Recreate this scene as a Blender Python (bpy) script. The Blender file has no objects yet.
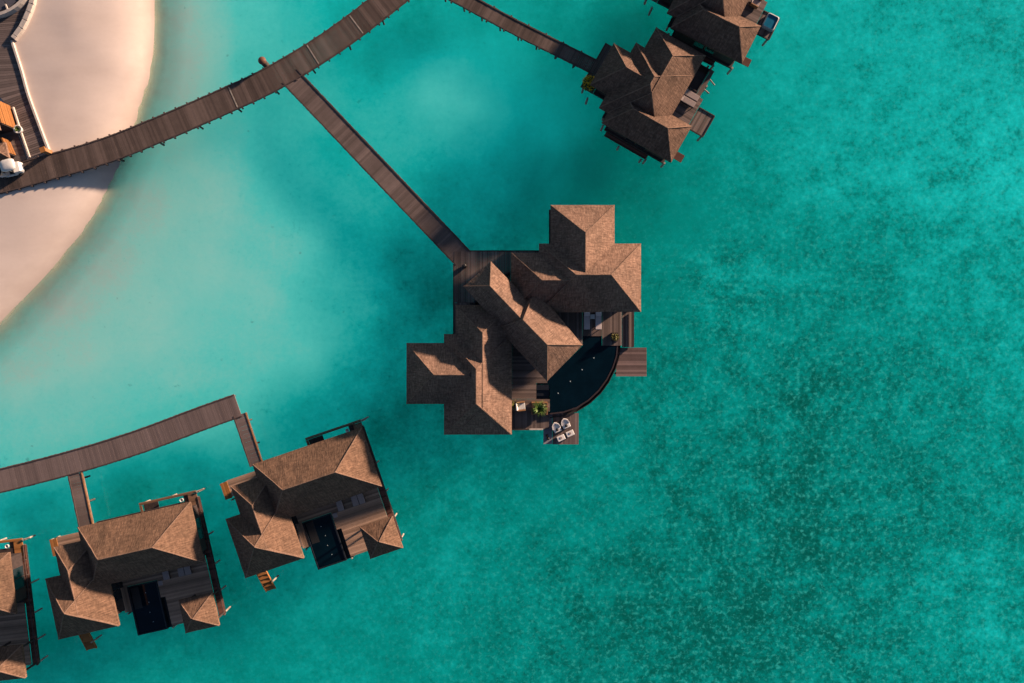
import bpy, bmesh, math, random
from mathutils import Vector, noise
random.seed(7)
rnd = random.random
uni = random.uniform
SC = bpy.context.scene
COL = SC.collection
PI = math.pi
R = math.radians

# ------------------------------------------------------------------ camera model (straight-down aerial view)
H = 69.9                    # camera height above the lagoon
FPX = 24.0 / 36.0 * 1024
CX, CY = 512.0, 341.5
ZD = 1.6                    # deck height
ZE = 4.2                    # eave height

def at(px, py, z):
    s = (H - z) / FPX
    return Vector(((px - CX) * s, -(py - CY) * s, z))

# ------------------------------------------------------------------ materials
def mat(name):
    m = bpy.data.materials.new(name)
    m.use_nodes = True
    nt = m.node_tree
    return m, nt, nt.nodes, nt.links, nt.nodes['Principled BSDF']

def node(ns, t, **kw):
    n = ns.new(t)
    for k, v in kw.items():
        if k in n.inputs:
            n.inputs[k].default_value = v
        else:
            setattr(n, k, v)
    return n

def ramp(ns, stops):
    r = ns.new('ShaderNodeValToRGB')
    e = r.color_ramp.elements
    while len(e) < len(stops):
        e.new(0.5)
    for el, (p, c) in zip(e, stops):
        el.position = p
        el.color = (c, c, c, 1) if not isinstance(c, tuple) else (*c, 1)
    return r

def mixc(ns, ls, fac, a, b, mode='MIX'):
    m = ns.new('ShaderNodeMix')
    m.data_type = 'RGBA'
    m.blend_type = mode
    for sock, v in ((m.inputs[0], fac), (m.inputs[6], a), (m.inputs[7], b)):
        if isinstance(v, (int, float)):
            sock.default_value = v
        elif isinstance(v, tuple):
            sock.default_value = (*v, 1)
        else:
            ls.new(v, sock)
    return m.outputs[2]

def math_(ns, ls, op, a, b=None, clamp=False):
    m = ns.new('ShaderNodeMath')
    m.operation = op
    m.use_clamp = clamp
    for i, v in enumerate((a, b)):
        if v is None:
            continue
        if isinstance(v, (int, float)):
            m.inputs[i].default_value = v
        else:
            ls.new(v, m.inputs[i])
    return m.outputs[0]

def noise_tex(ns, ls, vec, scale, detail=4, rough=.6):
    n = ns.new('ShaderNodeTexNoise')
    n.inputs['Scale'].default_value = scale
    n.inputs['Detail'].default_value = detail
    n.inputs['Roughness'].default_value = rough
    if vec is not None:
        ls.new(vec, n.inputs['Vector'])
    return n.outputs['Fac']

def scaled(ns, ls, vec, s):
    m = ns.new('ShaderNodeMapping')
    m.inputs['Scale'].default_value = s
    ls.new(vec, m.inputs['Vector'])
    return m.outputs[0]

def simple(name, col, rough=.8, var=.25, scale=6, spec=.2, bump=0, metal=0):
    m, nt, ns, ls, b = mat(name)
    tc = ns.new('ShaderNodeTexCoord')
    f = noise_tex(ns, ls, tc.outputs['Object'], scale)
    lo = tuple(c * (1 - var) for c in col)
    hi = tuple(min(1, c * (1 + var)) for c in col)
    r = ramp(ns, [(.3, lo), (.7, hi)])
    ls.new(f, r.inputs[0])
    ls.new(r.outputs[0], b.inputs['Base Color'])
    b.inputs['Roughness'].default_value = rough
    b.inputs['Specular IOR Level'].default_value = spec
    b.inputs['Metallic'].default_value = metal
    if bump:
        bp = ns.new('ShaderNodeBump')
        bp.inputs['Strength'].default_value = bump
        bp.inputs['Distance'].default_value = .03
        ls.new(f, bp.inputs['Height'])
        ls.new(bp.outputs[0], b.inputs['Normal'])
    return m

def thatch_mat(name, base, worn):
    m, nt, ns, ls, b = mat(name)
    uv = ns.new('ShaderNodeUVMap').outputs[0]
    ob = ns.new('ShaderNodeNewGeometry').outputs['Position']
    straw = noise_tex(ns, ls, scaled(ns, ls, uv, (9, 1.1, 1)), 1.0, 3, .7)
    rows = noise_tex(ns, ls, scaled(ns, ls, uv, (1.3, 4.5, 1)), 1.0, 3, .6)
    grain = noise_tex(ns, ls, ob, 4.5, 3, .7)
    blot = noise_tex(ns, ls, ob, .55, 5, .62)
    r1 = ramp(ns, [(.36, tuple(c * .55 for c in base)), (.5, base), (.64, worn)])
    s = math_(ns, ls, 'ADD', math_(ns, ls, 'MULTIPLY', straw, .45), math_(ns, ls, 'MULTIPLY', rows, .25))
    s = math_(ns, ls, 'ADD', s, math_(ns, ls, 'MULTIPLY', grain, .30))
    ls.new(s, r1.inputs[0])
    r2 = ramp(ns, [(.3, (.74, .72, .70)), (.62, (1.08, 1.0, .95))])
    ls.new(blot, r2.inputs[0])
    c = mixc(ns, ls, 1.0, r1.outputs[0], r2.outputs[0], 'MULTIPLY')
    # small pale flecks of loose straw
    fl = ramp(ns, [(.74, 0.0), (.80, 1.0)])
    ls.new(noise_tex(ns, ls, ob, 3.1, 2, .5), fl.inputs[0])
    c = mixc(ns, ls, math_(ns, ls, 'MULTIPLY', fl.outputs[0], .35), c, (.30, .225, .17))
    ls.new(c, b.inputs['Base Color'])
    b.inputs['Roughness'].default_value = 1
    b.inputs['Specular IOR Level'].default_value = .05
    bp = ns.new('ShaderNodeBump')
    bp.inputs['Strength'].default_value = .7
    bp.inputs['Distance'].default_value = .10
    ls.new(s, bp.inputs['Height'])
    ls.new(bp.outputs[0], b.inputs['Normal'])
    return m

def plank_mat(name, base, var=.45):
    m, nt, ns, ls, b = mat(name)
    at_ = ns.new('ShaderNodeAttribute')
    at_.attribute_name = 'tint'
    ob = ns.new('ShaderNodeNewGeometry').outputs['Position']
    g = noise_tex(ns, ls, ob, 1.2, 5, .65)
    g2 = noise_tex(ns, ls, ob, 9, 3, .6)
    f = math_(ns, ls, 'ADD', math_(ns, ls, 'MULTIPLY', at_.outputs['Fac'], .55), math_(ns, ls, 'MULTIPLY', g, .3))
    f = math_(ns, ls, 'ADD', f, math_(ns, ls, 'MULTIPLY', g2, .15))
    r = ramp(ns, [(.15, tuple(c * (1 - var) for c in base)), (.5, base), (.9, tuple(c * (1 + 1.6 * var) for c in base))])
    ls.new(f, r.inputs[0])
    ls.new(r.outputs[0], b.inputs['Base Color'])
    b.inputs['Roughness'].default_value = .85
    b.inputs['Specular IOR Level'].default_value = .15
    return m

M = {}
M['thatch'] = thatch_mat('thatch', (.136, .090, .070), (.238, .162, .126))
M['thatch_warm'] = thatch_mat('thatch_warm', (.112, .072, .052), (.188, .121, .085))
M['thatch_dark'] = thatch_mat('thatch_dark', (.094, .063, .049), (.166, .112, .087))
M['thatch_cap'] = thatch_mat('thatch_cap', (.155, .105, .082), (.25, .175, .135))
M['deck'] = plank_mat('weathered_planks', (.112, .083, .074))
M['warmdeck'] = plank_mat('warm_planks', (.25, .160, .112))
M['hutwood'] = plank_mat('hut_planks', (.165, .068, .022), .35)
M['walk'] = plank_mat('boardwalk_planks', (.078, .056, .048), .58)
M['greywalk'] = plank_mat('grey_planks', (.122, .091, .086), .30)
M['redwood'] = plank_mat('reddish_planks', (.100, .045, .034))
M['teak'] = plank_mat('teak_planks', (.25, .105, .033), .3)
M['darkwood'] = simple('dark_timber', (.035, .025, .024), .7, .3, 3)
M['beam'] = simple('edge_beam', (.060, .043, .040), .8, .3, 3)
M['teakbeam'] = simple('teak_beam', (.22, .11, .05), .7, .3, 3)
M['pile'] = simple('pile_timber', (.23, .20, .17), .85, .3, 4)
M['darkpile'] = simple('dark_pile', (.05, .042, .038), .85, .3, 4)
M['white'] = simple('white_paint', (.44, .43, .42), .5, .04, 5, .4)
M['plaster'] = simple('pale_plaster', (.38, .335, .30), .9, .12, 3, .1, .3)
M['cushion'] = simple('off_white_fabric', (.58, .545, .52), .95, .08, 9, .1)
M['greycushion'] = simple('grey_fabric', (.26, .21, .20), .95, .12, 9, .1)
M['brownfabric'] = simple('brown_fabric', (.07, .05, .045), .95, .2, 9, .1)
M['black'] = simple('black_rubber', (.012, .012, .013), .6, .2, 9, .3)
M['urn'] = simple('dark_ceramic', (.015, .014, .014), .35, .2, 6, .5)
M['tile'] = simple('dark_pool_tile', (.009, .011, .016), .35, .3, 8, .3)
M['poolrim'] = simple('pool_rim', (.035, .022, .022), .4, .3, 6, .4)
M['leaf'] = simple('green_leaf', (.060, .105, .018), .55, .5, 3, .3)
M['drytip'] = simple('olive_leaf', (.13, .12, .03), .6, .4, 3, .3)
M['yellow'] = simple('yellow_flower', (.50, .30, .012), .7, .45, 5, .2)
M['soil'] = simple('soil', (.05, .035, .025), 1, .3, 8)
M['glass'] = simple('dark_glass', (.012, .018, .022), .05, .1, 2, .5)
M['metal'] = simple('steel', (.45, .45, .45), .35, .05, 3, .5, 0, 1)
M['spot'] = simple('pool_lamp_lens', (.20, .24, .25), .3, .05, 3, .5)
M['tub'] = simple('tub_shell', (.24, .27, .28), .4, .06, 4, .5)

def pool_water(name, col):
    m, nt, ns, ls, b = mat(name)
    ob = ns.new('ShaderNodeNewGeometry').outputs['Position']
    f = noise_tex(ns, ls, ob, .8, 3)
    r = ramp(ns, [(.3, tuple(c * .75 for c in col)), (.7, tuple(c * 1.2 for c in col))])
    ls.new(f, r.inputs[0])
    ls.new(r.outputs[0], b.inputs['Base Color'])
    b.inputs['Roughness'].default_value = .06
    b.inputs['IOR'].default_value = 1.33
    b.inputs['Specular IOR Level'].default_value = .3
    bp = ns.new('ShaderNodeBump')
    bp.inputs['Strength'].default_value = .05
    ls.new(noise_tex(ns, ls, ob, 5, 2), bp.inputs['Height'])
    ls.new(bp.outputs[0], b.inputs['Normal'])
    return m
M['poolwater'] = pool_water('pool_water', (.001, .0065, .012))
M['poolblue'] = pool_water('hot_tub_water', (.010, .10, .17))

# ------------------------------------------------------------------ mesh builder
XF = {}                                   # name of a thing -> (location, heading)

class MB:
    """collects faces of ONE part, in world coordinates (or in a thing's own coordinates)"""
    def __init__(s):
        s.v, s.f, s.uv, s.tint, s.smooth = [], [], [], [], False
    def face(s, pts, uvs=None, tint=.5):
        n = len(s.v)
        s.v += [tuple(p) for p in pts]
        s.f.append(tuple(range(n, n + len(pts))))
        s.uv.append(uvs or [(p[0], p[1]) for p in pts])
        s.tint.append(tint)
    def prism(s, pts, z0, z1, tint=.5):
        """pts: outline (counter-clockwise in plan), z0 bottom, z1 top"""
        pts = [(p[0], p[1]) for p in pts]
        a = sum(pts[i][0] * pts[(i + 1) % len(pts)][1] - pts[(i + 1) % len(pts)][0] * pts[i][1] for i in range(len(pts)))
        if a < 0:
            pts = pts[::-1]
        n = len(pts)
        s.face([(x, y, z1) for x, y in pts], tint=tint)
        s.face([(x, y, z0) for x, y in pts[::-1]], tint=tint)
        for i in range(n):
            (x0, y0), (x1, y1) = pts[i], pts[(i + 1) % n]
            s.face([(x0, y0, z0), (x1, y1, z0), (x1, y1, z1), (x0, y0, z1)], tint=tint)
    def box(s, c, size, rz=0, tint=.5):
        ca, sa = math.cos(rz), math.sin(rz)
        hx, hy, hz = size[0] / 2, size[1] / 2, size[2] / 2
        s.prism([(c[0] + x * ca - y * sa, c[1] + x * sa + y * ca) for x, y in ((-hx, -hy), (hx, -hy), (hx, hy), (-hx, hy))], c[2] - hz, c[2] + hz, tint)
    def bar(s, a, b, w, h, tint=.5):
        """a beam from a to b (centres), any slope"""
        a, b = Vector(a), Vector(b)
        d = (b - a).normalized()
        side = d.cross(Vector((0, 0, 1)))
        side = side.normalized() if side.length > 1e-4 else Vector((1, 0, 0))
        up = side.cross(d)
        q = [side * (x * w / 2) + up * (y * h / 2) for x, y in ((-1, -1), (1, -1), (1, 1), (-1, 1))]
        A = [a + k for k in q]
        B = [b + k for k in q]
        s.face(A[::-1], tint=tint)
        s.face(B, tint=tint)
        for i in range(4):
            j = (i + 1) % 4
            s.face([A[i], A[j], B[j], B[i]], tint=tint)
    def tube(s, a, b, r0, r1=None, n=8, caps=True):
        a, b = Vector(a), Vector(b)
        r1 = r0 if r1 is None else r1
        d = (b - a).normalized()
        e = d.orthogonal().normalized()
        g = d.cross(e)
        A = [a + (e * math.cos(2 * PI * i / n) + g * math.sin(2 * PI * i / n)) * r0 for i in range(n)]
        B = [b + (e * math.cos(2 * PI * i / n) + g * math.sin(2 * PI * i / n)) * r1 for i in range(n)]
        for i in range(n):
            j = (i + 1) % n
            L = (b - a).length
            s.face([A[i], A[j], B[j], B[i]], [(i * .2, 0), (i * .2 + .2, 0), (i * .2 + .2, L), (i * .2, L)])
        if caps:
            s.face(A[::-1])
            s.face(B)
    def lathe(s, c, prof, n=16, sx=1, sy=1, rz=0):
        """prof: (radius, z) rows from bottom to top"""
        ca, sa = math.cos(rz), math.sin(rz)
        def ring(r, z):
            o = []
            for i in range(n):
                x, y = r * sx * math.cos(2 * PI * i / n), r * sy * math.sin(2 * PI * i / n)
                o.append((c[0] + x * ca - y * sa, c[1] + x * sa + y * ca, c[2] + z))
            return o
        rows = [ring(r, z) for r, z in prof]
        for A, B in zip(rows, rows[1:]):
            for i in range(n):
                j = (i + 1) % n
                s.face([A[i], A[j], B[j], B[i]])
        if prof[0][0] > 1e-3:
            s.face(rows[0][::-1])
        if prof[-1][0] > 1e-3:
            s.face(rows[-1])
    def sheet(s, pts, z):
        pts = [(p[0], p[1]) for p in pts]
        a = sum(pts[i][0] * pts[(i + 1) % len(pts)][1] - pts[(i + 1) % len(pts)][0] * pts[i][1] for i in range(len(pts)))
        if a < 0:
            pts = pts[::-1]
        s.face([(x, y, z) for x, y in pts])
    def build(s, name, m, parent=None, smooth=False, bevel=0):
        me = bpy.data.meshes.new(name)
        vs = s.v
        top = parent
        while top is not None and top.parent is not None:
            top = top.parent
        if top is not None and top.name in XF:
            L, a = XF[top.name]
            ca, sa = math.cos(-a), math.sin(-a)
            vs = [((x - L[0]) * ca - (y - L[1]) * sa, (x - L[0]) * sa + (y - L[1]) * ca, z - L[2]) for x, y, z in vs]
        me.from_pydata(vs, [], s.f)
        uvl = me.uv_layers.new(name='UVMap')
        k = 0
        for fuv in s.uv:
            for u in fuv:
                uvl.data[k].uv = u
                k += 1
        ta = me.attributes.new('tint', 'FLOAT', 'FACE')
        ta.data.foreach_set('value', s.tint)
        bm = bmesh.new()
        bm.from_mesh(me)
        bmesh.ops.remove_doubles(bm, verts=bm.verts, dist=.0004)
        if bevel:
            bmesh.ops.bevel(bm, geom=bm.edges[:], offset=bevel, segments=2, affect='EDGES', profile=.6)
        if smooth:
            for f in bm.faces:
                f.smooth = True
        bm.to_mesh(me)
        bm.free()
        me.materials.append(m)
        o = bpy.data.objects.new(name, me)
        COL.objects.link(o)
        o.parent = parent
        return o

def thing(name, label, cat, loc=(0, 0, 0), rz=0, group=None, world=False):
    o = bpy.data.objects.new(name, None)
    o.empty_display_size = .5
    COL.objects.link(o)
    o.location = loc
    o.rotation_euler = (0, 0, rz)
    o['label'] = label
    o['category'] = cat
    if group:
        o['group'] = group
    if world:
        XF[o.name] = (tuple(loc), rz)
    return o

def tag(o, label, cat, group=None):
    o['label'] = label
    o['category'] = cat
    if group:
        o['group'] = group
    return o

def copy_tree(o, parent=None):
    c = o.copy()
    COL.objects.link(c)
    c.parent = parent
    for ch in list(o.children):
        copy_tree(ch, c)
    return c

# ------------------------------------------------------------------ frames: rotated pixel axes (y down in the picture)
class Frame:
    def __init__(s, deg):
        s.c, s.s = math.cos(R(deg)), math.sin(R(deg))
    def px(s, u, v):
        return u * s.c - v * s.s, u * s.s + v * s.c
    def w(s, u, v, z):
        return at(*s.px(u, v), z)

def wob(p, amp=.06):
    q = Vector(p)
    return Vector((p[0], p[1], p[2] + amp * noise.noise(q * .9) + amp * .6 * noise.noise(q * 2.7)))

def hip_roof(parent, rect_pts, ze, pitch=.9, name='roof', ridge_pts=None, tm='thatch'):
    """rect_pts: 4 world corners in order round the plan; hip roof with equal slopes, thatch 0.25 m thick"""
    P = [Vector(p) for p in rect_pts]
    if (P[1] - P[0]).length < (P[2] - P[1]).length:
        P = P[1:] + P[:1]
    a, b, c, d = P                       # long sides a-b and c-d
    ctr = (a + b + c + d) / 4
    e = (b - a).normalized()
    half = (d - a).length / 2
    rise = half * pitch
    m0 = (a + d) / 2 + e * half
    m1 = (b + c) / 2 - e * half
    if (m1 - m0).dot(e) < .02:
        m0 = m1 = ctr
    if ridge_pts:
        m0, m1 = ridge_pts
        rise = m0.z - ze
    r0 = Vector((m0.x, m0.y, ze + rise))
    r1 = Vector((m1.x, m1.y, ze + rise))
    mb = MB()
    def grid(p0, p1, q1, q0, tri=False):
        n = max(2, int((p1 - p0).length / .55))
        k = max(3, int(half / .45))
        L = (p1 - p0).length
        S = math.hypot(half, rise)
        du = (p1 - p0).normalized()
        def pt(i, j):
            t, w = i / n, j / k
            # a little sag half way up the slope
            p = p0.lerp(p1, t).lerp(q0.lerp(q1, t), w)
            p = Vector((p.x, p.y, p.z - .07 * math.sin(PI * w)))
            return wob(p), ((p - p0).dot(du) + ctr.x * 3, w * S + ctr.y * 2)
        for i in range(n):
            for j in range(k):
                A, B, C_, D = pt(i, j), pt(i + 1, j), pt(i + 1, j + 1), pt(i, j + 1)
                if tri and j == k - 1:
                    mb.face([A[0], B[0], C_[0]], [A[1], B[1], C_[1]])
                else:
                    mb.face([A[0], B[0], C_[0], D[0]], [A[1], B[1], C_[1], D[1]])
        # shaggy eave: drops 0.25 m, pulled in a touch
        for i in range(n):
            A, B = pt(i, 0)[0], pt(i + 1, 0)[0]
            ia = (ctr - A) * .012
            ib = (ctr - B) * .012
            A2 = Vector((A.x + ia.x, A.y + ia.y, ze - .26))
            B2 = Vector((B.x + ib.x, B.y + ib.y, ze - .26))
            mb.face([A2, B2, B, A], [(i * .5, -.26), (i * .5 + .5, -.26), (i * .5 + .5, 0), (i * .5, 0)])
    cw = (b - a).cross(c - b).z < 0
    seq = ((a, b, r1, r0), (b, c, r1, r1), (c, d, r0, r1), (d, a, r0, r0))
    for p0, p1, q1, q0 in seq:
        if cw:
            p0, p1, q1, q0 = p1, p0, q0, q1
        grid(p0, p1, q1, q0, tri=(q0 - q1).length < 1e-5)
    so = [Vector((p.x, p.y, ze - .255)) + (ctr - p) * .014 for p in P]
    mb.face([(p.x, p.y, ze - .255) for p in (so if cw else so[::-1])])
    o = mb.build(name, M[tm], parent)
    cap = MB()
    def ridge(p, q):
        n = max(2, int((q - p).length / .5))
        pts = [wob(p.lerp(q, i / n)) + Vector((0, 0, -.02 - .0)) for i in range(n + 1)]
        for A, B in zip(pts, pts[1:]):
            cap.tube(A, B, .06, n=6, caps=False)
    for p, q in ((a, r0), (d, r0), (b, r1), (c, r1)):
        ridge(p.lerp(q, .01), q)
    if (r1 - r0).length > .1:
        ridge(r0, r1)
    cap.build('ridge_cap', M['thatch_cap'], o)
    return o

ZJIT = [0]
def room(parent, rect_pts, z0, z1, inset=.75, wins=True):
    """timber walls under a roof, with glazed openings set proud of them"""
    P = [Vector(p) for p in rect_pts]
    ctr = sum(P, Vector()) / 4
    Q = []
    e1 = (P[1] - P[0]).normalized()
    e2 = (P[3] - P[0]).normalized()
    for p, sx, sy in ((P[0], 1, 1), (P[1], -1, 1), (P[2], -1, -1), (P[3], 1, -1)):
        Q.append(p + e1 * inset * sx + e2 * inset * sy)
    ZJIT[0] += 1
    mb = MB()
    mb.prism([(p.x, p.y) for p in Q], z0 + .003 * (ZJIT[0] % 7), z1 + .004 * (ZJIT[0] % 9))
    w = mb.build('wall', M['darkwood'], parent)
    if wins:
        for i in range(4):
            a, b = Q[i], Q[(i + 1) % 4]
            L = (b - a).length
            if L < 2:
                continue
            d = (b - a).normalized()
            m = (a + b) / 2
            out = Vector((m.x - ctr.x, m.y - ctr.y, 0))
            nrm = Vector((d.y, -d.x, 0))
            if nrm.dot(out) < 0:
                nrm = -nrm
            ww = min(2.4, L * .5)
            f = MB()
            zc = z0 + 1.1
            f.box((m.x + nrm.x * .03, m.y + nrm.y * .03, zc), (ww, .08, 2.0), math.atan2(d.y, d.x))
            fo = f.build('window', M['darkwood'], parent)
            for k in (-1, 1):
                g = MB()
                pc = m + d * (k * ww * .235) + nrm * .075
                g.box((pc.x, pc.y, zc), (ww * .43, .02, 1.8), math.atan2(d.y, d.x))
                g.build('pane', M['glass'], fo)
    return w

def planks(mb, corners, z, along='u', w=.19, gap=.007, th=.06):
    """corners: 4 world points c00,c10,c11,c01; boards run along u (c00->c10) or v; real separate boards"""
    a, b, c, d = [Vector((p[0], p[1], 0)) for p in corners]
    if along == 'v':
        a, b, c, d = a, d, c, b
    L = ((d - a).length + (c - b).length) / 2
    n = max(1, int(round(L / w)))
    g = gap / max(L, .1)
    for i in range(n):
        t0, t1 = i / n + g / 2, (i + 1) / n - g / 2
        zz = z + uni(-.003, .003)
        p = [a.lerp(d, t0), b.lerp(c, t0), b.lerp(c, t1), a.lerp(d, t1)]
        mb.prism([(q.x, q.y) for q in p], zz - th, zz, tint=rnd())

def pile(parent, p, ztop, r=.09, m='pile', zbot=-1.2):
    mb = MB()
    mb.tube((p[0], p[1], zbot), (p[0], p[1], ztop), r, r * .93, 9)
    return mb.build('pile', M[m], parent)

# ------------------------------------------------------------------ furniture kinds
def make_lounger(name, label, group, cush='cushion', head=True):
    """head towards +y, 2.0 m long"""
    t = thing(name, label, 'sun lounger', group=group)
    f = MB()
    for x in (-.31, .31):
        f.box((x, 0, .25), (.05, 1.95, .06))
    for y in (-.95, -.45, .05, .5, .95):
        f.box((0, y, .252), (.57, .06, .05))
    f.build('frame', M['darkwood'], t)
    for x in (-.3, .3):
        for y in (-.85, .85):
            l = MB()
            l.box((x, y, .11), (.06, .06, .22))
            l.build('leg', M['darkwood'], t)
    m = MB()
    m.box((0, -.3, .335), (.60, 1.30, .11))
    m.build('mattress', M[cush], t, bevel=.03)
    b = MB()
    b.bar((0, .36, .35), (0, .98, .58), .60, .11)
    b.build('backrest', M[cush], t, bevel=.03)
    p = MB()
    p.bar((0, .70, .55), (0, .96, .645), .46, .09)
    p.build('pillow', M['greycushion'], t, bevel=.03)
    return t

def spiky(mb, c, r, n, rise=.5, w=.07):
    for i in range(n):
        a = uni(0, 2 * PI)
        L = r * uni(.6, 1.1)
        up = uni(.15, 1) * rise
        d = Vector((math.cos(a), math.sin(a), 0))
        side = Vector((-d.y, d.x, 0))
        pts = []
        for k in range(5):
            t = k / 4
            pts.append(Vector(c) + d * (L * t) + Vector((0, 0, up * math.sin(t * 2.2))))
        for k in range(4):
            w0, w1 = w * (1 - k / 4) + .008, w * (1 - (k + 1) / 4) + .008
            mb.face([pts[k] - side * w0, pts[k] + side * w0, pts[k + 1] + side * w1, pts[k + 1] - side * w1])

def bush(mb, c, r, n, s=.09, h=.7):
    for i in range(n):
        while True:
            p = Vector((uni(-1, 1), uni(-1, 1), uni(0, 1)))
            if .25 < p.length < 1 and noise.noise(p * 2.3 + Vector(c)) > -.25:
                break
        q = Vector(c) + Vector((p.x * r, p.y * r, p.z * h))
        a = Vector((uni(-1, 1), uni(-1, 1), uni(-.4, 1))).normalized()
        e = a.orthogonal().normalized()
        g = a.cross(e)
        k = s * uni(.6, 1.4)
        mb.face([q - e * k, q - g * k * .5, q + e * k, q + g * k * .5])

# ------------------------------------------------------------------ type 1: the water villa of the lower left row (built at the second villa, copied twice)
F2 = Frame(-18.8)
def eave_xy(fr, u, v, z=ZE):
    p = fr.w(u, v, z)
    return p

org2 = F2.w(89.2, 521, ZE)
WV_GROUP = 'thatched water villas along the grey boardwalk'
VB = thing('water_villa', 'thatched villa beside the very end of the left grey boardwalk', 'villa', (org2.x, org2.y, 0), R(18.8), WV_GROUP, world=True)

def rect(fr, u0, u1, v0, v1, z):
    return [fr.w(u0, v0, z), fr.w(u1, v0, z), fr.w(u1, v1, z), fr.w(u0, v1, z)]

for (u0, u1, v0, v1, ze, ins) in ((89.2, 205, 521, 583.6, ZE, .75), (61.7, 107.4, 535, 625, ZE - .03, .7), (46, 108.1, 564, 626.4, ZE - .02, .75)):
    rc = rect(F2, u0, u1, v0, v1, ze)
    hip_roof(VB, rc, ze, tm='thatch_warm')
    room(VB, rc, ZD - .02, ze + .25, ins)
# pavilion on four posts
rc = rect(F2, 170.5, 205, 615, 648.5, 3.9)
hip_roof(VB, rc, 3.9, tm='thatch_warm')
P4 = [p.lerp(sum(rc, Vector()) / 4, .28) for p in rc]
for p in P4:
    mb = MB()
    mb.box((p.x, p.y, 2.75), (.16, .16, 2.3), R(18.8))
    mb.build('post', M['darkwood'], VB)
# decks
sl = MB()
sl.prism([(p.x, p.y) for p in rect(F2, 102, 200, 522, 579, ZD)], ZD - .28, ZD - .02)
sl.prism([(p.x, p.y) for p in rect(F2, 64, 114, 540, 615, ZD)], ZD - .30, ZD - .03)
for i, rr in enumerate(((115, 199.5, 579.2, 591.4), (110.5, 117, 592, 616.5), (148.6, 199.5, 592, 609.6), (153.2, 199.5, 610, 639.5))):
    sl.prism([(p.x, p.y) for p in rect(F2, *rr, ZD)], ZD - .2 - .003 * i, ZD - .075)
sl.prism([(p.x, p.y) for p in rect(F2, 200.6, 206.2, 521, 640.5, ZD)], ZD - .5, ZD - .375)
sl.build('floor_slab', M['darkwood'], VB)
dk = MB()
planks(dk, rect(F2, 114, 200, 577, 591.8, ZD), ZD)
planks(dk, rect(F2, 110, 117.3, 591.8, 617, ZD), ZD, 'v')
planks(dk, rect(F2, 148.2, 200, 591.8, 610, ZD), ZD)
planks(dk, rect(F2, 152.8, 200, 610, 640, ZD), ZD)
dk.build('deck', M['warmdeck'], VB)
en = MB()
planks(en, rect(F2, 59.6, 100, 528, 545, ZD), ZD, 'u')
en.build('entry_deck', M['warmdeck'], VB)
tk = MB()
planks(tk, rect(F2, 52.3, 59.4, 529, 546, ZD + .05), ZD + .05, 'v')
tk.build('teak_platform', M['teak'], VB)
ew = MB()
planks(ew, rect(F2, 200.4, 206.5, 520, 641, ZD - .3), ZD - .3, 'u', .22)
ew.build('side_walkway', M['redwood'], VB)
# handrail along the side walkway
rl = MB()
A, B = F2.w(206.3, 520, ZD), F2.w(206.3, 641, ZD)
rl.bar((A.x, A.y, ZD + .05), (B.x, B.y, ZD + .05), .06, .05)
for i in range(9):
    q = A.lerp(B, i / 8)
    rl.box((q.x, q.y, ZD - .13), (.06, .06, .36), R(18.8))
rl.build('handrail', M['beam'], VB)
# outdoor bath terrace: a frame of boards round an opening to the water
fr_ = MB()
planks(fr_, rect(F2, 147.5, 206, 513, 515.6, ZD), ZD + .02, 'u', .14)
planks(fr_, rect(F2, 197, 206, 515.8, 531, ZD), ZD + .02, 'u', .14)
planks(fr_, rect(F2, 147.5, 150, 515.8, 531, ZD), ZD + .02, 'v', .14)
fr_.build('bath_terrace', plank_mat('brown_planks', (.13, .072, .045), .35), VB)  # darker brown: the shade on this terrace is put into the board colour
fl = MB()
planks(fl, rect(F2, 150.2, 165, 515.8, 531, ZD - .6), ZD - .6, 'v', .16)
fl.build('bath_floor', M['darkwood'], VB)
dkbx = MB()
dkbx.prism([(p.x, p.y) for p in rect(F2, 192, 196.8, 515.8, 527, ZD)], ZD - .9, ZD - .1)
dkbx.build('storage_box', M['darkwood'], VB)
sh = MB()
p = F2.w(190, 519.5, ZD)
sh.lathe((p.x, p.y, ZD - .5), [(.05, 0), (.05, .35), (.17, .4), (.19, .55), (.16, .55), (.12, .45)], 12)
sh.build('wash_basin', M['white'], VB)
# plunge pool
pl = MB()
outer = rect(F2, 117.5, 147.8, 592.2, 642, ZD)
pw = [F2.w(u, v, ZD) for u, v in ((118.8, 593.6), (146.6, 593.6), (146.6, 640.8), (118.8, 640.8))]
def ring(mb, outl, inl, z0, z1):
    n = len(outl)
    for i in range(n):
        j = (i + 1) % n
        mb.prism([outl[i][:2], outl[j][:2], inl[j][:2], inl[i][:2]], z0, z1 + .0006 * i)
ring(pl, outer, pw, .1, ZD + .03)
pl.prism([(p.x, p.y) for p in pw], .1, .45)
po = pl.build('pool', M['tile'], VB)
w_ = MB()
w_.sheet([p.lerp(sum(pw, Vector()) / 4, -.004) for p in pw], ZD - .06)
w_.build('pool_water', M['poolwater'], po)
tr = MB()
tr.prism([(p.x, p.y) for p in rect(F2, 148.0, 152.4, 610.2, 642, ZD)], .3, ZD - .35)
tr.build('overflow_trough', M['black'], po)
st = MB()
st.prism([(p.x, p.y) for p in rect(F2, 120, 128, 594.5, 616, ZD)], .6, ZD - .0575)
st.build('pool_bench', M['black'], po)
for k in range(4):
    q = F2.w(134 + (k % 2) * 1.2, 602 + k * 10, ZD)
    s_ = MB()
    s_.lathe((q.x, q.y, ZD - .07), [(.045, 0), (.05, .02), (.03, .03)], 10)
    s_.build('pool_lamp', M['spot'], po)
# shower pad by the pool
sp = MB()
sp.prism([(p.x, p.y) for p in rect(F2, 149, 153.5, 593.5, 598, ZD)], ZD + .006, ZD + .06)
sp.build('shower_tray', M['greycushion'], VB)
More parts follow.
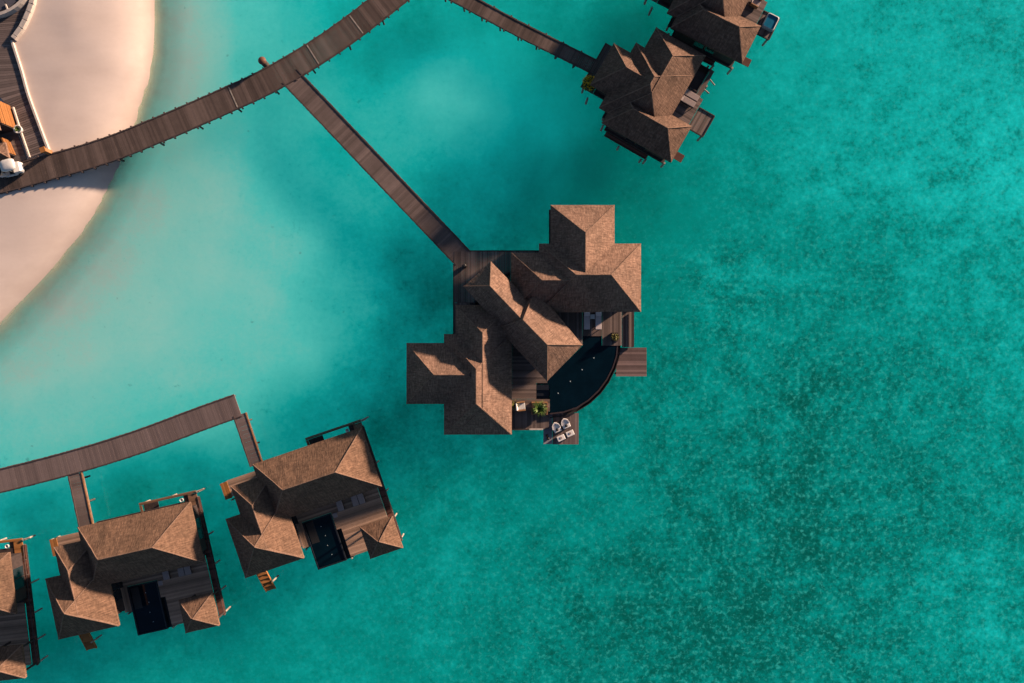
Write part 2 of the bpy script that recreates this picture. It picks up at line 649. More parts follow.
# stair down to the water
stair = MB()
for k in range(8):
    v0 = 612 + k * 4.6
    stair.prism([(p.x, p.y) for p in rect(F2, 56, 64.5, v0, v0 + 4.3, ZD)], ZD - .1 - k * .17, ZD - .04 - k * .17, tint=rnd())
for u in (55.4, 65.1):
    A, B = F2.w(u, 612, ZD), F2.w(u, 649, ZD)
    stair.bar((A.x, A.y, ZD - .1), (B.x, B.y, ZD - 1.35), .07, .2, .5)
stair.build('stair', M['teak'], VB)
for (u, v, zt) in ((71, 638, 1.7), (207.5, 515, 1.75), (206, 560, 1.2), (206, 590, 1.2), (206, 617, 1.2), (206, 639, 1.2), (150, 514.5, 1.5), (178, 514.5, 1.5), (58, 548, 1.5),
                   (57, 580, 1.5), (59, 618, 1.5), (112, 619, 1.5), (153, 642, 1.6), (180, 642, 1.5), (119, 640, .2), (146, 640, .2), (120, 560, 1.3), (165, 560, 1.3), (90, 590, 1.3), (52, 530, 1.5)):
    pile(VB, F2.w(u, v, ZD), zt)
# bright diagonal brace posts that stick out at the terrace corner
for (u, v) in ((206.5, 514.5),):
    q = F2.w(u, v, ZD)
    b_ = MB()
    d_ = F2.w(u + 7, v - 1, 1.0) - F2.w(u, v, 1.0)
    b_.tube((q.x, q.y, ZD + .1), (q.x + d_.x * 1.15, q.y + d_.y * 1.15, ZD + .05), .075, .075, 8)
    b_.build('outrigger', M['pile'], VB)

def villa_xf(px, py, ang):
    p = at(px, py, ZE)
    return (p.x, p.y), R(ang)

VC = copy_tree(VB)
(q, a) = villa_xf(77.4, 527.3, 12.8)
VC.location = (q[0], q[1], 0)
VC.rotation_euler.z = a
VC['label'] = 'thatched villa wholly in view nearest the lower left corner, bright orange corner platform'
VA = copy_tree(VB)
c0 = at(10.4, 552, ZE)
a = R(6.6)
Lx = 117.0 * (H - ZE) / FPX
VA.location = (c0.x - Lx * math.cos(a), c0.y - Lx * math.sin(a), 0)
VA.rotation_euler.z = a
for ch in VA.children:
    if ch.name.startswith('bath_terrace'):
        ch.data = ch.data.copy()
        ch.data.materials[0] = M['teak']  # orange colour here stands in for sunlight on this villa's terrace
VA['label'] = 'thatched villa cut off by the left picture edge'

# loungers of the water villas: three on each pool terrace
LG = 'sun loungers on the water villa terraces'
def lounger_at(proto, p, rz, label, first=False):
    o = proto if first else copy_tree(proto)
    o.location = p
    o.rotation_euler.z = rz
    o['label'] = label
    return o
L0 = make_lounger('sun_lounger', 'x', LG, 'greycushion')
xfB = ((org2.x, org2.y), R(18.8))
def local_of(p, xf):
    (x, y), a_ = xf
    dx, dy = p[0] - x, p[1] - y
    return dx * math.cos(-a_) - dy * math.sin(-a_), dx * math.sin(-a_) + dy * math.cos(-a_)
def world_of(l, xf, z):
    (x, y), a_ = xf
    return (x + l[0] * math.cos(a_) - l[1] * math.sin(a_), y + l[0] * math.sin(a_) + l[1] * math.cos(a_), z)
spots = [local_of(F2.w(u, 583.5, ZD), xfB) for u in (160, 175.5, 182)]
first = True
wh = ('farthest from the pool', 'middle one', 'nearest the pool')
for xf, vn in ((xfB, 'villa at the boardwalk end'), (((VC.location.x, VC.location.y), R(12.8)), 'villa with orange platform')):
    for k, l in enumerate(spots):
        lounger_at(L0, world_of(l, xf, ZD + .004), xf[1] + R(uni(-2, 2)),
                   'grey sun lounger, %s of three, %s' % (('nearest the pool', 'the middle', 'farthest from the pool')[k], vn), first)
        first = False

# ------------------------------------------------------------------ type 2: the two villas at the top edge
FA = Frame(29.7)
orgA = FA.w(663.5, -191.5, ZE)
TVG = 'thatched villas side by side at the top edge'
TA = thing('pool_villa', 'thatched villa with a yellow bush at its corner, reached by the narrow top jetty', 'villa', (orgA.x, orgA.y, 0), R(-29.7), TVG, world=True)
for (u0, u1, v0, v1, ze, ins) in ((583.5, 640.8, -301.5, -203, ZE, .75), (573.5, 640.2, -278, -203.2, ZE - .02, .8), (554.5, 622, -266.7, -219, ZE - .04, .7), (583.5, 663.5, -233.2, -191.5, ZE - .03, .65)):
    rc = rect(FA, u0, u1, v0, v1, ze)
    hip_roof(TA, rc, ze, tm='thatch_dark')
    room(TA, rc, ZD - .02, ze + .25, ins)
sl = MB()
for i, rr in enumerate(((588, 636.6, -286, -226), (581, 634, -264, -197), (561.5, 590, -252, -213), (589, 657, -220, -187))):
    sl.prism([(p.x, p.y) for p in rect(FA, *rr, ZD)], ZD - .3 + .005 * i, ZD - .02 - .006 * i)
for i, rr in enumerate(((652, 655.6, -291.6, -262.4), (639.8, 651.2, -264.8, -262.4), (637.4, 659.6, -261.8, -228.4))):
    sl.prism([(p.x, p.y) for p in rect(FA, *rr, ZD)], ZD - .2 - .003 * i, ZD - .075)
sl.build('floor_slab', M['darkwood'], TA)
dk = MB()
planks(dk, rect(FA, 637, 639.3, -292, -262, ZD), ZD, 'v')
planks(dk, rect(FA, 639.5, 651.5, -265, -262.2, ZD), ZD, 'u')
planks(dk, rect(FA, 637, 660, -262, -228, ZD), ZD, 'u')
planks(dk, rect(FA, 651.7, 656, -292, -262.2, ZD), ZD, 'v')
dk.build('deck', M['deck'], TA)
en = MB()
planks(en, rect(FA, 547, 561.3, -263, -212, ZD), ZD, 'v')
en.build('entry_deck', M['walk'], TA)
lp = MB()
planks(lp, rect(FA, 660.4, 678, -252.5, -229.5, 1.2), 1.25, 'v')
lp.build('swim_platform', M['deck'], TA)
ed = MB()
for (p0, p1) in (((660.4, -252.9), (678.4, -252.9)), ((678.3, -252.5), (678.3, -229.5)), ((660.4, -229.2), (678.4, -229.2))):
    A, B = FA.w(*p0, 1.2), FA.w(*p1, 1.2)
    ed.bar((A.x, A.y, 1.24), (B.x, B.y, 1.24), .09, .16)
ed.build('platform_edge', M['darkwood'], TA)
ls_ = MB()
planks(ls_, rect(FA, 592, 640, -191, -181, 1.0), 1.05, 'u')
planks(ls_, rect(FA, 660.4, 672, -204, -196, 1.0), 1.04, 'u')
ls_.build('service_deck', M['redwood'], TA)
pl = MB()
outer = rect(FA, 639.5, 651.5, -291.5, -265.2, ZD)
pw = rect(FA, 640.5, 650.5, -290.5, -266.2, ZD)
ring(pl, outer, pw, .2, ZD + .04)
pl.prism([(p.x, p.y) for p in pw], .2, .5)
po = pl.build('pool', M['poolrim'], TA)
w_ = MB()
w_.sheet([p.lerp(sum(pw, Vector()) / 4, -.004) for p in pw], ZD - .1)
w_.build('pool_water', pool_water('brown_pool_water', (.045, .030, .024)), po)
for (u, v, zt) in ((550, -262, 1.5), (550, -214, 1.5), (559, -206, 1.5), (586, -190, 1.5), (582, -200, 1.5), (610, -181, 1.0), (636, -181, 1.0), (658, -188, 1.5), (677, -230, 1.2), (677, -251, 1.2),
                   (662, -230, 1.2), (656, -262, 1.5), (656.5, -276, 1.5), (655, -291, 1.5), (637, -292, 1.5), (589, -286, 1.4), (612, -286, 1.4), (576, -262, 1.4), (640, -182, 1.4)):
    pile(TA, FA.w(u, v, ZD), zt, .12)
for (u, v, du, dv) in ((650, -283, 8, 3), (648, -272, 9, 2)):
    A, B = FA.w(u + 5, v, 1.5), FA.w(u + 5 + du, v + dv, 1.5)
    b_ = MB()
    b_.tube(A, B, .07, .07, 8)
    b_.build('outrigger', M['pile'], TA)
TB = copy_tree(TA)
pB = at(742.3, 63.3, ZE)
angB = -26.5
TB.location = (pB.x, pB.y, 0)
TB.rotation_euler.z = R(angB)
TB['label'] = 'thatched villa cut off by the top picture edge, blue hot tub on its platform'
xfA = ((orgA.x, orgA.y), R(-29.7))
xfT = ((pB.x, pB.y), R(angB))
# loungers: heads towards the roof
for k, (u, v) in enumerate(((646, -258.5), (646, -251.5))):
    p = FA.w(u, v, ZD)
    lounger_at(L0, (p.x, p.y, ZD + .004), R(-29.7 + 90),
               ('brown-grey sun lounger closer to the brown pool of the yellow bush villa', 'brown-grey sun lounger farther from the brown pool of the yellow bush villa')[k])
# wicker armchair on the second villa's terrace
def make_armchair(name, label, p, rz, m='greycushion'):
    t = thing(name, label, 'armchair', p, rz)
    f = MB()
    f.box((0, 0, .2), (.8, .8, .24))
    f.build('base', M['darkwood'], t)
    for x in (-.4, .4):
        a_ = MB()
        a_.box((x, 0, .42), (.13, .82, .42))
        a_.build('armrest', M['teakbeam'], t, bevel=.03)
    b_ = MB()
    b_.bar((0, .36, .38), (0, .5, .9), .7, .14)
    b_.build('backrest', M[m], t, bevel=.03)
    s_ = MB()
    s_.box((0, -.03, .39), (.64, .74, .15))
    s_.build('seat', M[m], t, bevel=.04)
    return t
p = at(754.5, 4.5, ZD)
make_armchair('armchair', 'beige padded armchair on the terrace near the blue hot tub', (p.x, p.y, ZD + .004), R(60))
# hot tub
p = at(770.4, 22.3, 1.5)
HT = thing('hot_tub', 'square hot tub with blue water and a pale rim on the platform', 'hot tub', (p.x, p.y, 1.26), R(angB))
def rrect(hx, hy, r, n=5):
    o = []
    for cx, cy, a0 in ((hx - r, hy - r, 0), (-hx + r, hy - r, 90), (-hx + r, -hy + r, 180), (hx - r, -hy + r, 270)):
        for k in range(n + 1):
            a_ = R(a0 + 90 * k / n)
            o.append((cx + r * math.cos(a_), cy + r * math.sin(a_)))
    return o
mb = MB()
O, I = rrect(.63, .75, .2), rrect(.54, .66, .16)
n = len(O)
for i in range(n):
    j = (i + 1) % n
    mb.face([(*O[i], 0), (*O[j], 0), (*O[j], .42), (*O[i], .42)])
    mb.face([(*O[i], .42), (*O[j], .42), (*I[j], .45), (*I[i], .45)])
    mb.face([(*I[i], .45), (*I[j], .45), (*I[j], .1), (*I[i], .1)])
mb.face([(*q_, .1) for q_ in I])
mb.build('shell', M['tub'], HT)
mb = MB()
mb.sheet([(x * 1.005, y * 1.005) for x, y in I], .36)
mb.build('water_surface', M['poolblue'], HT)
mb = MB()
mb.prism([(-.5, -.62), (-.2, -.62), (-.2, .62), (-.5, .62)], .1, .3)
mb.build('seat', M['tub'], HT)

# ------------------------------------------------------------------ the large villa in the middle
F0 = Frame(0)
FD = Frame(45)
MV = thing('grand_villa', 'largest thatched villa, with seven hipped roofs and a curved dark pool', 'villa', (at(512, 341.5, 0).x, 0, 0), 0, None, world=True)
mroofs = [  # u0,u1,v0,v1,eave,pitch
    (539, 641, 243.5, 312, ZE, .9), (550.5, 614.6, 205, 308, ZE, .88), (511, 600, 252.7, 312.3, ZE - .12, .9),
    (455.5, 511.8, 305, 434.4, ZE, .9), (444, 511.4, 334, 434.6, ZE + .02, .9), (406.5, 500, 343, 404, ZE - .02, .9)]
for (u0, u1, v0, v1, ze, pt) in mroofs:
    rc = rect(F0, u0, u1, v0, v1, ze)
    hip_roof(MV, rc, ze, pt)
    room(MV, rc, ZD - .02, ze + .2, .8)
# the diagonal roofs: a narrow one to the north-west, a wider one over the pool end
rc = [at(491, 261.5, 5.0), at(560, 332.5, 5.0), at(536, 366.5, 5.0), at(463.5, 286.5, 5.0)]
hip_roof(MV, rc, 5.0, .98, ridge_pts=(at(490, 286, 6.85), at(535, 333.2, 6.85)))
room(MV, [at(493, 266, 5), at(550, 320, 5), at(530, 352, 5), at(470, 287, 5)], ZD - .02, 5.1, .6)
rc = [at(536, 288.5, 4.7), at(582.6, 345, 4.7), at(547, 381.3, 4.7), at(497, 328, 4.7)]
hip_roof(MV, rc, 4.7, 1.0, ridge_pts=(at(523, 319.8, 7.35), at(547.2, 344.6, 7.35)))
room(MV, [at(545, 307, 5), at(572, 342, 5), at(545, 370, 5), at(520, 340, 5)], ZD - .02, 4.75, .3)
sl = MB()
for i, rr in enumerate(((542, 632, 248, 309.5), (549, 612, 209.5, 262), (457, 546, 302, 340), (447, 511.6, 337, 430), (410.5, 455, 346, 401))):
    sl.prism([(p.x, p.y) for p in rect(F0, *rr, ZD)], ZD - .32 + .004 * i, ZD - .02 - .007 * i)
for i, rr in enumerate(((513, 547, 341, 382.5), (513, 536, 383, 399), (513, 548.5, 399.5, 410), (548, 582.2, 311, 345), (583, 601.6, 311, 335.6), (602.5, 621.5, 311, 345))):
    sl.prism([(p.x, p.y) for p in rect(F0, *rr, ZD)], ZD - .2 - .003 * i, ZD - .075)
sl.build('floor_slab', M['darkwood'], MV)
en = MB()
planks(en, rect(F0, 454.2, 550, 251.4, 302.5, ZD), ZD, 'v', .17)
planks(en, rect(F0, 454.2, 470, 302.7, 334, ZD), ZD, 'v', .17)
en.build('entry_deck', M['deck'], MV)
dk = MB()
planks(dk, rect(F0, 511.7, 547.3, 341, 383, ZD), ZD, 'u')
planks(dk, rect(F0, 511.7, 536.3, 383.2, 399, ZD), ZD, 'u')
planks(dk, rect(F0, 511.7, 549.8, 399.2, 411.5, ZD), ZD, 'u')
planks(dk, rect(F0, 547.5, 582.6, 310, 345.5, ZD), ZD, 'v')
planks(dk, rect(F0, 582.7, 602.0, 310, 336.1, ZD), ZD, 'v')
planks(dk, rect(F0, 602.1, 621.9, 310, 345.6, ZD), ZD, 'v')
dk.build('deck', M['deck'], MV)
ld = MB()
planks(ld, rect(F0, 509, 549, 410.4, 429, 1.2), 1.25, 'v', .2)
ld.build('lower_deck', M['deck'], MV)
ld = MB()
planks(ld, rect(F0, 622, 633, 310, 347.2, 1.2), 1.25, 'v', .2)
ld.build('lower_deck', M['deck'], MV)
for rr, z_ in (((509.5, 548.5, 411, 428.4), 1.25), ((622.4, 632.6, 311, 346.8), 1.25), ((616.5, 646, 348, 376), .95), ((553, 578, 413.5, 443.8), .95), ((544, 552, 412.5, 443.6), .955)):
    mb = MB()
    mb.prism([(p.x, p.y) for p in rect(F0, *rr, z_)], z_ - .2, z_ - .075)
    mb.build('joist_frame', M['darkwood'], MV)
sp = MB()
planks(sp, rect(F0, 616, 646.5, 347.6, 376.3, .9), .95, 'u', .22)
sp.build('swim_platform', M['greywalk'] if False else plank_mat('swim_planks', (.112, .076, .070), .5), MV)
jt = MB()
planks(jt, rect(F0, 552.6, 578.6, 413, 444.3, .9), .95, 'v', .17)
jt.build('pool_jetty', plank_mat('jetty_planks', (.125, .093, .088), .35), MV)
jg = MB()
planks(jg, rect(F0, 543.4, 552.4, 412, 444, .9), .96, 'u', .3, .01)
jg.build('landing_panel', plank_mat('bluish_planks', (.19, .175, .19), .12), MV)
# pale step along the lower deck
sb = MB()
sb.prism([(p.x, p.y) for p in rect(F0, 529.3, 543, 428.2, 429.6, 1.0)], .9, 1.29)
sb.build('edge_step', M['plaster'], MV)
# pool
inner_px = [(582.8, 336), (601.8, 336), (601.8, 345.5), (617, 345.5), (616, 356), (612.5, 367), (606.5, 379), (598.5, 390), (588.5, 399.5), (577, 406.8), (564, 411.2), (550, 413), (550, 384), (537, 384), (537, 381.5), (549.5, 378), (583, 346)]
outer_px = [(621.4, 345.5), (620, 358), (616, 370.5), (609.5, 383), (601, 394.5), (590, 404.5), (577.5, 412.2), (564, 417), (550, 418.6)]
rim_px = inner_px[3:12]
IN = [at(x, y, ZD) for x, y in inner_px]
OU = [at(x, y, ZD) for x, y in outer_px]
RM = [at(x, y, ZD) for x, y in rim_px]
c_in = at(575, 375, ZD)
mb = MB()
# basin floor and walls
mb.sheet(IN, .3)
for i in range(len(IN)):
    a_, b_ = IN[i], IN[(i + 1) % len(IN)]
    mb.face([(a_.x, a_.y, .3), (b_.x, b_.y, .3), (b_.x, b_.y, ZD - .02), (a_.x, a_.y, ZD - .02)])
po = mb.build('pool', M['tile'], MV)
mb = MB()
mb.sheet(IN, ZD - .05)
mb.build('pool_water', M['poolwater'], po)
mb = MB()
for i in range(len(RM) - 1):
    a_, b_ = RM[i], RM[i + 1]
    oa, ob_ = a_ + (OU[i] - a_) * .28, b_ + (OU[i + 1] - b_) * .28
    mb.prism([a_[:2], b_[:2], ob_[:2], oa[:2]], .3, ZD - .03)
mb.build('pool_rim', M['poolrim'], po)
mb = MB()
for i in range(len(RM) - 1):
    a_, b_ = RM[i].lerp(OU[i], .285), RM[i + 1].lerp(OU[i + 1], .285)
    ma, mb_ = RM[i].lerp(OU[i], .86), RM[i + 1].lerp(OU[i + 1], .86)
    mb.prism([a_[:2], b_[:2], mb_[:2], ma[:2]], .2, .75)
    mb.prism([ma[:2], mb_[:2], OU[i + 1][:2], OU[i][:2]], .2, 1.15)
mb.build('overflow_trough', M['black'], po)
mb = MB()
for k, (y0, y1) in enumerate(((384.6, 390), (390.2, 396), (396.2, 402))):
    mb.prism([(p.x, p.y) for p in rect(F0, 536.4, 549.6, y0, y1, ZD)], .4, ZD - .05 - .12 * k)
mb.build('pool_steps', M['tile'], po)
for (x, y) in ((593.75, 358), (582, 369.8), (570.3, 381.5), (558, 393.4)):
    q = at(x, y, ZD)
    s_ = MB()
    s_.lathe((q.x, q.y, ZD - .06), [(.06, 0), (.07, .02), (.03, .035)], 10)
    s_.build('pool_lamp', M['spot'], po)
eb = MB()
for (a_, b_) in (((453.6, 264), (453.6, 334)), ((470, 250.9), (551, 250.9)), ((633.5, 311), (633.5, 347)), ((511.5, 429.6), (529, 429.6))):
    A, B = at(*a_, ZD), at(*b_, ZD)
    eb.bar((A.x, A.y, ZD - .12), (B.x, B.y, ZD - .12), .12, .24)
eb.build('edge_beam', M['darkwood'], MV)
for (x, y, zt) in [(455, y, 1.4) for y in (270, 290, 312, 332)] + [(x, 252, 1.4) for x in (478, 500, 525)] + [(551, 214, 1.4), (551, 240, 1.4), (582, 211, 1.4), (611, 211, 1.4), (611, 243, 1.4), (632, 250, 1.4), (632, 280, 1.4), (632, 305, 1.4), (632, 344, 1.1),
      (644, 349, .85), (644, 374, .85), (618, 374, .85), (577, 442, .85), (577, 420, .85), (545, 442, .85), (514, 427, 1.1), (508, 428, 1.3), (480, 428, 1.3), (450, 428, 1.3), (449, 405, 1.3), (430, 400, 1.3), (412, 400, 1.3), (412, 372, 1.3), (412, 348, 1.3), (440, 348, 1.3), (590, 392, .2), (560, 408, .2), (608, 365, .2)]:
    pile(MV, at(x, y, ZD), zt, .13)

# things on the large villa's decks
LG2 = 'padded loungers beside the dining terrace'
for k, x in enumerate((586.5, 598)):
    p = at(x, 320, ZD)
    o = lounger_at(L0, (p.x, p.y, ZD + .004), 0, ('pale sun lounger left of the small white table by the curved pool', 'pale sun lounger right of the small white table by the curved pool')[k])
    for ch in o.children:
        if ch.name.split('.')[0] in ('mattress', 'backrest', 'pillow'):
            ch.data = ch.data.copy()
            ch.data.materials[0] = M['cushion'] if ch.name.startswith('pillow') else simple('taupe_fabric', (.42, .36, .36), .95, .1, 9, .1)
p = at(592, 316.8, ZD)
t = thing('side_table', 'small square white table between two loungers by the curved pool', 'table', (p.x, p.y, ZD + .004))
mb = MB()
mb.box((0, 0, .43), (.46, .46, .05))
mb.build('tabletop', M['white'], t, bevel=.012)
for x in (-.18, .18):
    for y in (-.18, .18):
        l = MB()
        l.box((x, y, .2), (.04, .04, .4))
        l.build('leg', M['white'], t)
# two pod chairs and their footstools on the jetty
def pod(p, rz, label):
    t = thing('pod_chair', label, 'lounge chair', p, rz, 'pod chairs on the pool jetty')
    out = [(-.42, -.40), (.42, -.40), (.45, .05), (.38, .38), (.2, .58), (0, .68), (-.2, .58), (-.38, .38), (-.45, .05)]
    b_ = MB()
    b_.prism(out, .06, .34)
    b_.build('base', M['brownfabric'], t, bevel=.02)
    s_ = MB()
    s_.prism([(x * .9, y * .9) for x, y in out], .345, .47)
    s_.build('seat', M['cushion'], t, bevel=.05)
    k_ = MB()
    pts = [(x, y) for x, y in out if y > 0]
    pts = [(.45, .05), (.38, .38), (.2, .58), (0, .68), (-.2, .58), (-.38, .38), (-.45, .05)]
    for (x0, y0), (x1, y1) in zip(pts, pts[1:]):
        k_.prism([(x0, y0), (x1, y1), (x1 * .84, y1 * .84), (x0 * .84, y0 * .84)], .475, .62)
    k_.build('backrest', M['cushion'], t)
    c_ = MB()
    c_.lathe((-.02, -.12, .475), [(.10, 0), (.15, .05), (.14, .1), (.05, .14)], 14)
    c_.build('cushion', M['black'], t)
    return t
def stool(p, rz, label):
    t = thing('footstool', label, 'footstool', p, rz, 'footstools on the pool jetty')
    b_ = MB()
    b_.box((0, 0, .17), (.78, .52, .2))
    b_.build('base', M['brownfabric'], t, bevel=.02)
    s_ = MB()
    s_.box((0, 0, .33), (.80, .54, .12))
    s_.build('seat', M['cushion'], t, bevel=.04)
    k_ = MB()
    k_.lathe((0, .02, .39), [(.11, 0), (.13, .03), (.11, .035)], 14)
    k_.build('tray', M['greycushion'], t)
    return t
a_ = R(24)
p = at(556.6, 428, .95); pod((p.x, p.y, .956), a_, 'white pod chair with dark cushion, the one nearer the black bags')
p = at(565.6, 424, .95); pod((p.x, p.y, .956), a_, 'white pod chair with dark cushion, the one farther from the black bags')
p = at(560.8, 437.5, .95); stool((p.x, p.y, .956), a_, 'white footstool nearer the black bags on the jetty')
p = at(569.8, 433, .95); stool((p.x, p.y, .956), a_, 'white footstool farther from the black bags on the jetty')
bt = MB()
for (dx, dy, rz) in ((0, 0, .3), (.12, -.28, .5)):
    bt.lathe((dx, dy, 0), [(.11, 0), (.15, .06), (.16, .2), (.10, .3), (.04, .32)], 12)
p = at(546.9, 435.5, .96)
t = thing('beach_bag', 'pair of small black bags on the bluish landing panel', 'bag', (p.x, p.y, .966))
bt.build('bag_body', M['black'], t, smooth=True)
hb = MB()
for (dx, dy) in ((0, 0), (.12, -.28)):
    for k in range(6):
        a0, a1 = PI * k / 6, PI * (k + 1) / 6
        hb.tube((dx + .09 * math.cos(a0), dy, .3 + .12 * math.sin(a0)), (dx + .09 * math.cos(a1), dy, .3 + .12 * math.sin(a1)), .012, n=5)
hb.build('handle', M['brownfabric'], t)
# white armchair by the planter, plants
p = at(521, 406, ZD)
make_armchair('armchair', 'white armchair under the eave beside the palm planter', (p.x, p.y, ZD + .004), R(96), 'white')
p = at(539, 408, ZD)
t = thing('potted_palm', 'spiky green palm in a timber planter beside the curved pool', 'plant', (p.x, p.y, ZD + .004))
mb = MB()
mb.prism([(-.75, -.62), (.85, -.62), (.85, .62), (-.75, .62)], 0, .42)
mb.build('planter', M['teakbeam'], t)
mb = MB()
mb.prism([(-.67, -.54), (.77, -.54), (.77, .54), (-.67, .54)], .423, .45)
mb.build('soil', M['soil'], t)
mb = MB(); spiky(mb, (0, 0, .5), .85, 70, .75, .075)
mb.build('foliage', M['leaf'], t)
mb = MB(); spiky(mb, (0.05, .1, .5), .8, 24, .35, .06)
mb.build('dry_leaf', M['drytip'], t)
p = at(515, 404.5, ZD)
t = thing('fern', 'small dark fern in a pot under the thatched eave', 'plant', (p.x, p.y, ZD + .004))
mb = MB(); mb.lathe((0, 0, 0), [(.16, 0), (.24, .3), (.22, .32)], 14); mb.build('pot', M['urn'], t)
mb = MB(); spiky(mb, (0, 0, .32), .55, 40, .5, .06); mb.build('foliage', M['drytip'], t)
p = at(614.5, 337, ZD)
t = thing('shrub', 'small yellow-green shrub at the deck corner near the swim platform', 'plant', (p.x, p.y, ZD + .004))
mb = MB(); mb.box((0, 0, .18), (.6, .9, .36)); mb.build('planter', M['darkwood'], t)
mb = MB(); bush(mb, (0, 0, .3), .42, 140, .09, .5); mb.build('foliage', M['drytip'], t)
for (x, y, lb) in ((464.6, 266.6, 'dark ceramic urn on the entry deck where the jetty arrives'), (507.3, 274.2, 'dark ceramic urn in the corner between two roofs on the entry deck'), (475.8, 302.3, 'dark ceramic urn on the entry deck just above the lower left roofs')):
    p = at(x, y, ZD)
    t = thing('urn', lb, 'urn', (p.x, p.y, ZD + .004), 0, 'urns on the entry deck')
    mb = MB(); mb.lathe((0, 0, 0), [(.14, 0), (.24, .15), (.26, .35), (.18, .55), (.14, .6), (.18, .66), (.13, .66)], 16); mb.build('vessel', M['urn'], t, smooth=True)
    mb = MB(); mb.lathe((0, 0, .655), [(.12, 0), (.12, .015), (.02, .03)], 12); mb.build('lid', M['black'], t)
# yellow bush at the upper villa
p = at(588.6, 85.5, ZD)
t = thing('flowering_bush', 'yellow flowering bush at the corner of the upper villa beside its jetty', 'plant', (p.x, p.y, ZD + .004))
mb = MB(); mb.box((0, 0, .2), (.9, .9, .4), R(-29.7)); mb.build('planter', M['darkwood'], t)
mb = MB(); bush(mb, (0, 0, .35), .75, 190, .1, .8); mb.build('foliage', M['leaf'], t)
mb = MB(); bush(mb, (0, 0, .45), .80, 260, .1, .9); mb.build('flowering_foliage', M['yellow'], t)

# ------------------------------------------------------------------ boardwalks and jetties
def smooth_line(pts, step=.5):
    out = []
    n = len(pts)
    for i in range(n - 1):
        p0, p1, p2, p3 = pts[max(0, i - 1)], pts[i], pts[i + 1], pts[min(n - 1, i + 2)]
        k = max(1, int((p2 - p1).length / step))
        for j in range(k):
            t_ = j / k
            out.append(.5 * ((2 * p1) + (p2 - p0) * t_ + (2 * p0 - 5 * p1 + 4 * p2 - p3) * t_ ** 2 + (3 * p1 - p0 - 3 * p2 + p3) * t_ ** 3))
    out.append(pts[-1])
    return out

def walkway(name, label, pts, z, wd, m, pw=.2, post_step=1.2, pile_step=4, kerb='beam', group=None, pale=(), rail=False):
    L = [Vector((p[0], p[1], 0)) for p in pts]
    L = smooth_line(L, pw) if len(L) > 2 else [L[0].lerp(L[1], i / max(1, int((L[1] - L[0]).length / pw))) for i in range(int((L[1] - L[0]).length / pw) + 1)]
    root = thing(name, label, 'boardwalk' if name == 'boardwalk' else 'jetty', (L[0].x, L[0].y, 0), 0, group, world=True)
    def nrm(i):
        d = (L[min(i + 1, len(L) - 1)] - L[max(i - 1, 0)]).normalized()
        return Vector((-d.y, d.x, 0)), d
    dk = MB()
    h = wd / 2
    tn = .5
    for i in range(len(L) - 1):
        n0, d0 = nrm(i)
        n1, d1 = nrm(i + 1)
        a0, a1 = L[i] + d0 * .004, L[i + 1] - d1 * .004
        zz = z + uni(-.004, .004)
        tn = min(1, max(0, tn * .55 + uni(-.1, 1.1) * .45))
        e0, e1 = uni(-.02, .02), uni(-.02, .02)
        dk.prism([(a0 + n0 * (h + e0))[:2], (a0 - n0 * (h + e1))[:2], (a1 - n1 * (h + e1))[:2], (a1 + n1 * (h + e0))[:2]], zz - .06, zz, tint=tn)
    dk.build('deck', M[m], root)
    for sgn in (1, -1):
        eb_ = MB()
        step = 4
        idx = list(range(0, len(L) - 1, step)) + [len(L) - 1]
        for i, j in zip(idx, idx[1:]):
            a_ = L[i] + nrm(i)[0] * sgn * (h - .10)
            b_ = L[j] + nrm(j)[0] * sgn * (h - .10)
            eb_.bar((a_.x, a_.y, z + .022), (b_.x, b_.y, z + .022), .10, .05)
            a_ = L[i] + nrm(i)[0] * sgn * (h - .2)
            b_ = L[j] + nrm(j)[0] * sgn * (h - .2)
            eb_.bar((a_.x, a_.y, z - .19), (b_.x, b_.y, z - .19), .14, .24)
        bl = eb_
        s_ = 0
        for i in range(len(L) - 1):
            s_ += (L[i + 1] - L[i]).length
            if s_ > post_step:
                s_ = 0
                q = L[i] + nrm(i)[0] * sgn * (h + .02)
                bl.box((q.x, q.y, z - .1), (.15, .16, .28), math.atan2(nrm(i)[1].y, nrm(i)[1].x))
        eb_.build('edge_beam', M[kerb] if sgn == 1 or kerb == 'beam' else M['beam'], root)  # a teak-coloured beam on one side only paints in the sun on that side
    s_ = pile_step * .6
    for i in range(len(L) - 1):
        s_ += (L[i + 1] - L[i]).length
        if s_ > pile_step:
            s_ = 0
            for sgn in (1, -1):
                q = L[i] + nrm(i)[0] * sgn * (h - .40)
                pile(root, q, z - .07, .10, 'darkpile')
    for (fr_, ) in [(k,) for k in pale]:
        i = int(fr_ * (len(L) - 2))
        n0, d0 = nrm(i)
        pp = MB()
        c_ = L[i]
        pp.prism([(c_ + n0 * (h - .2) - d0 * .06)[:2], (c_ - n0 * (h - .2) - d0 * .06)[:2], (c_ - n0 * (h - .2) + d0 * .06)[:2], (c_ + n0 * (h - .2) + d0 * .06)[:2]], z + .005, z + .02)
        pp.build('joint_strip', M['pile'], root)
    return root

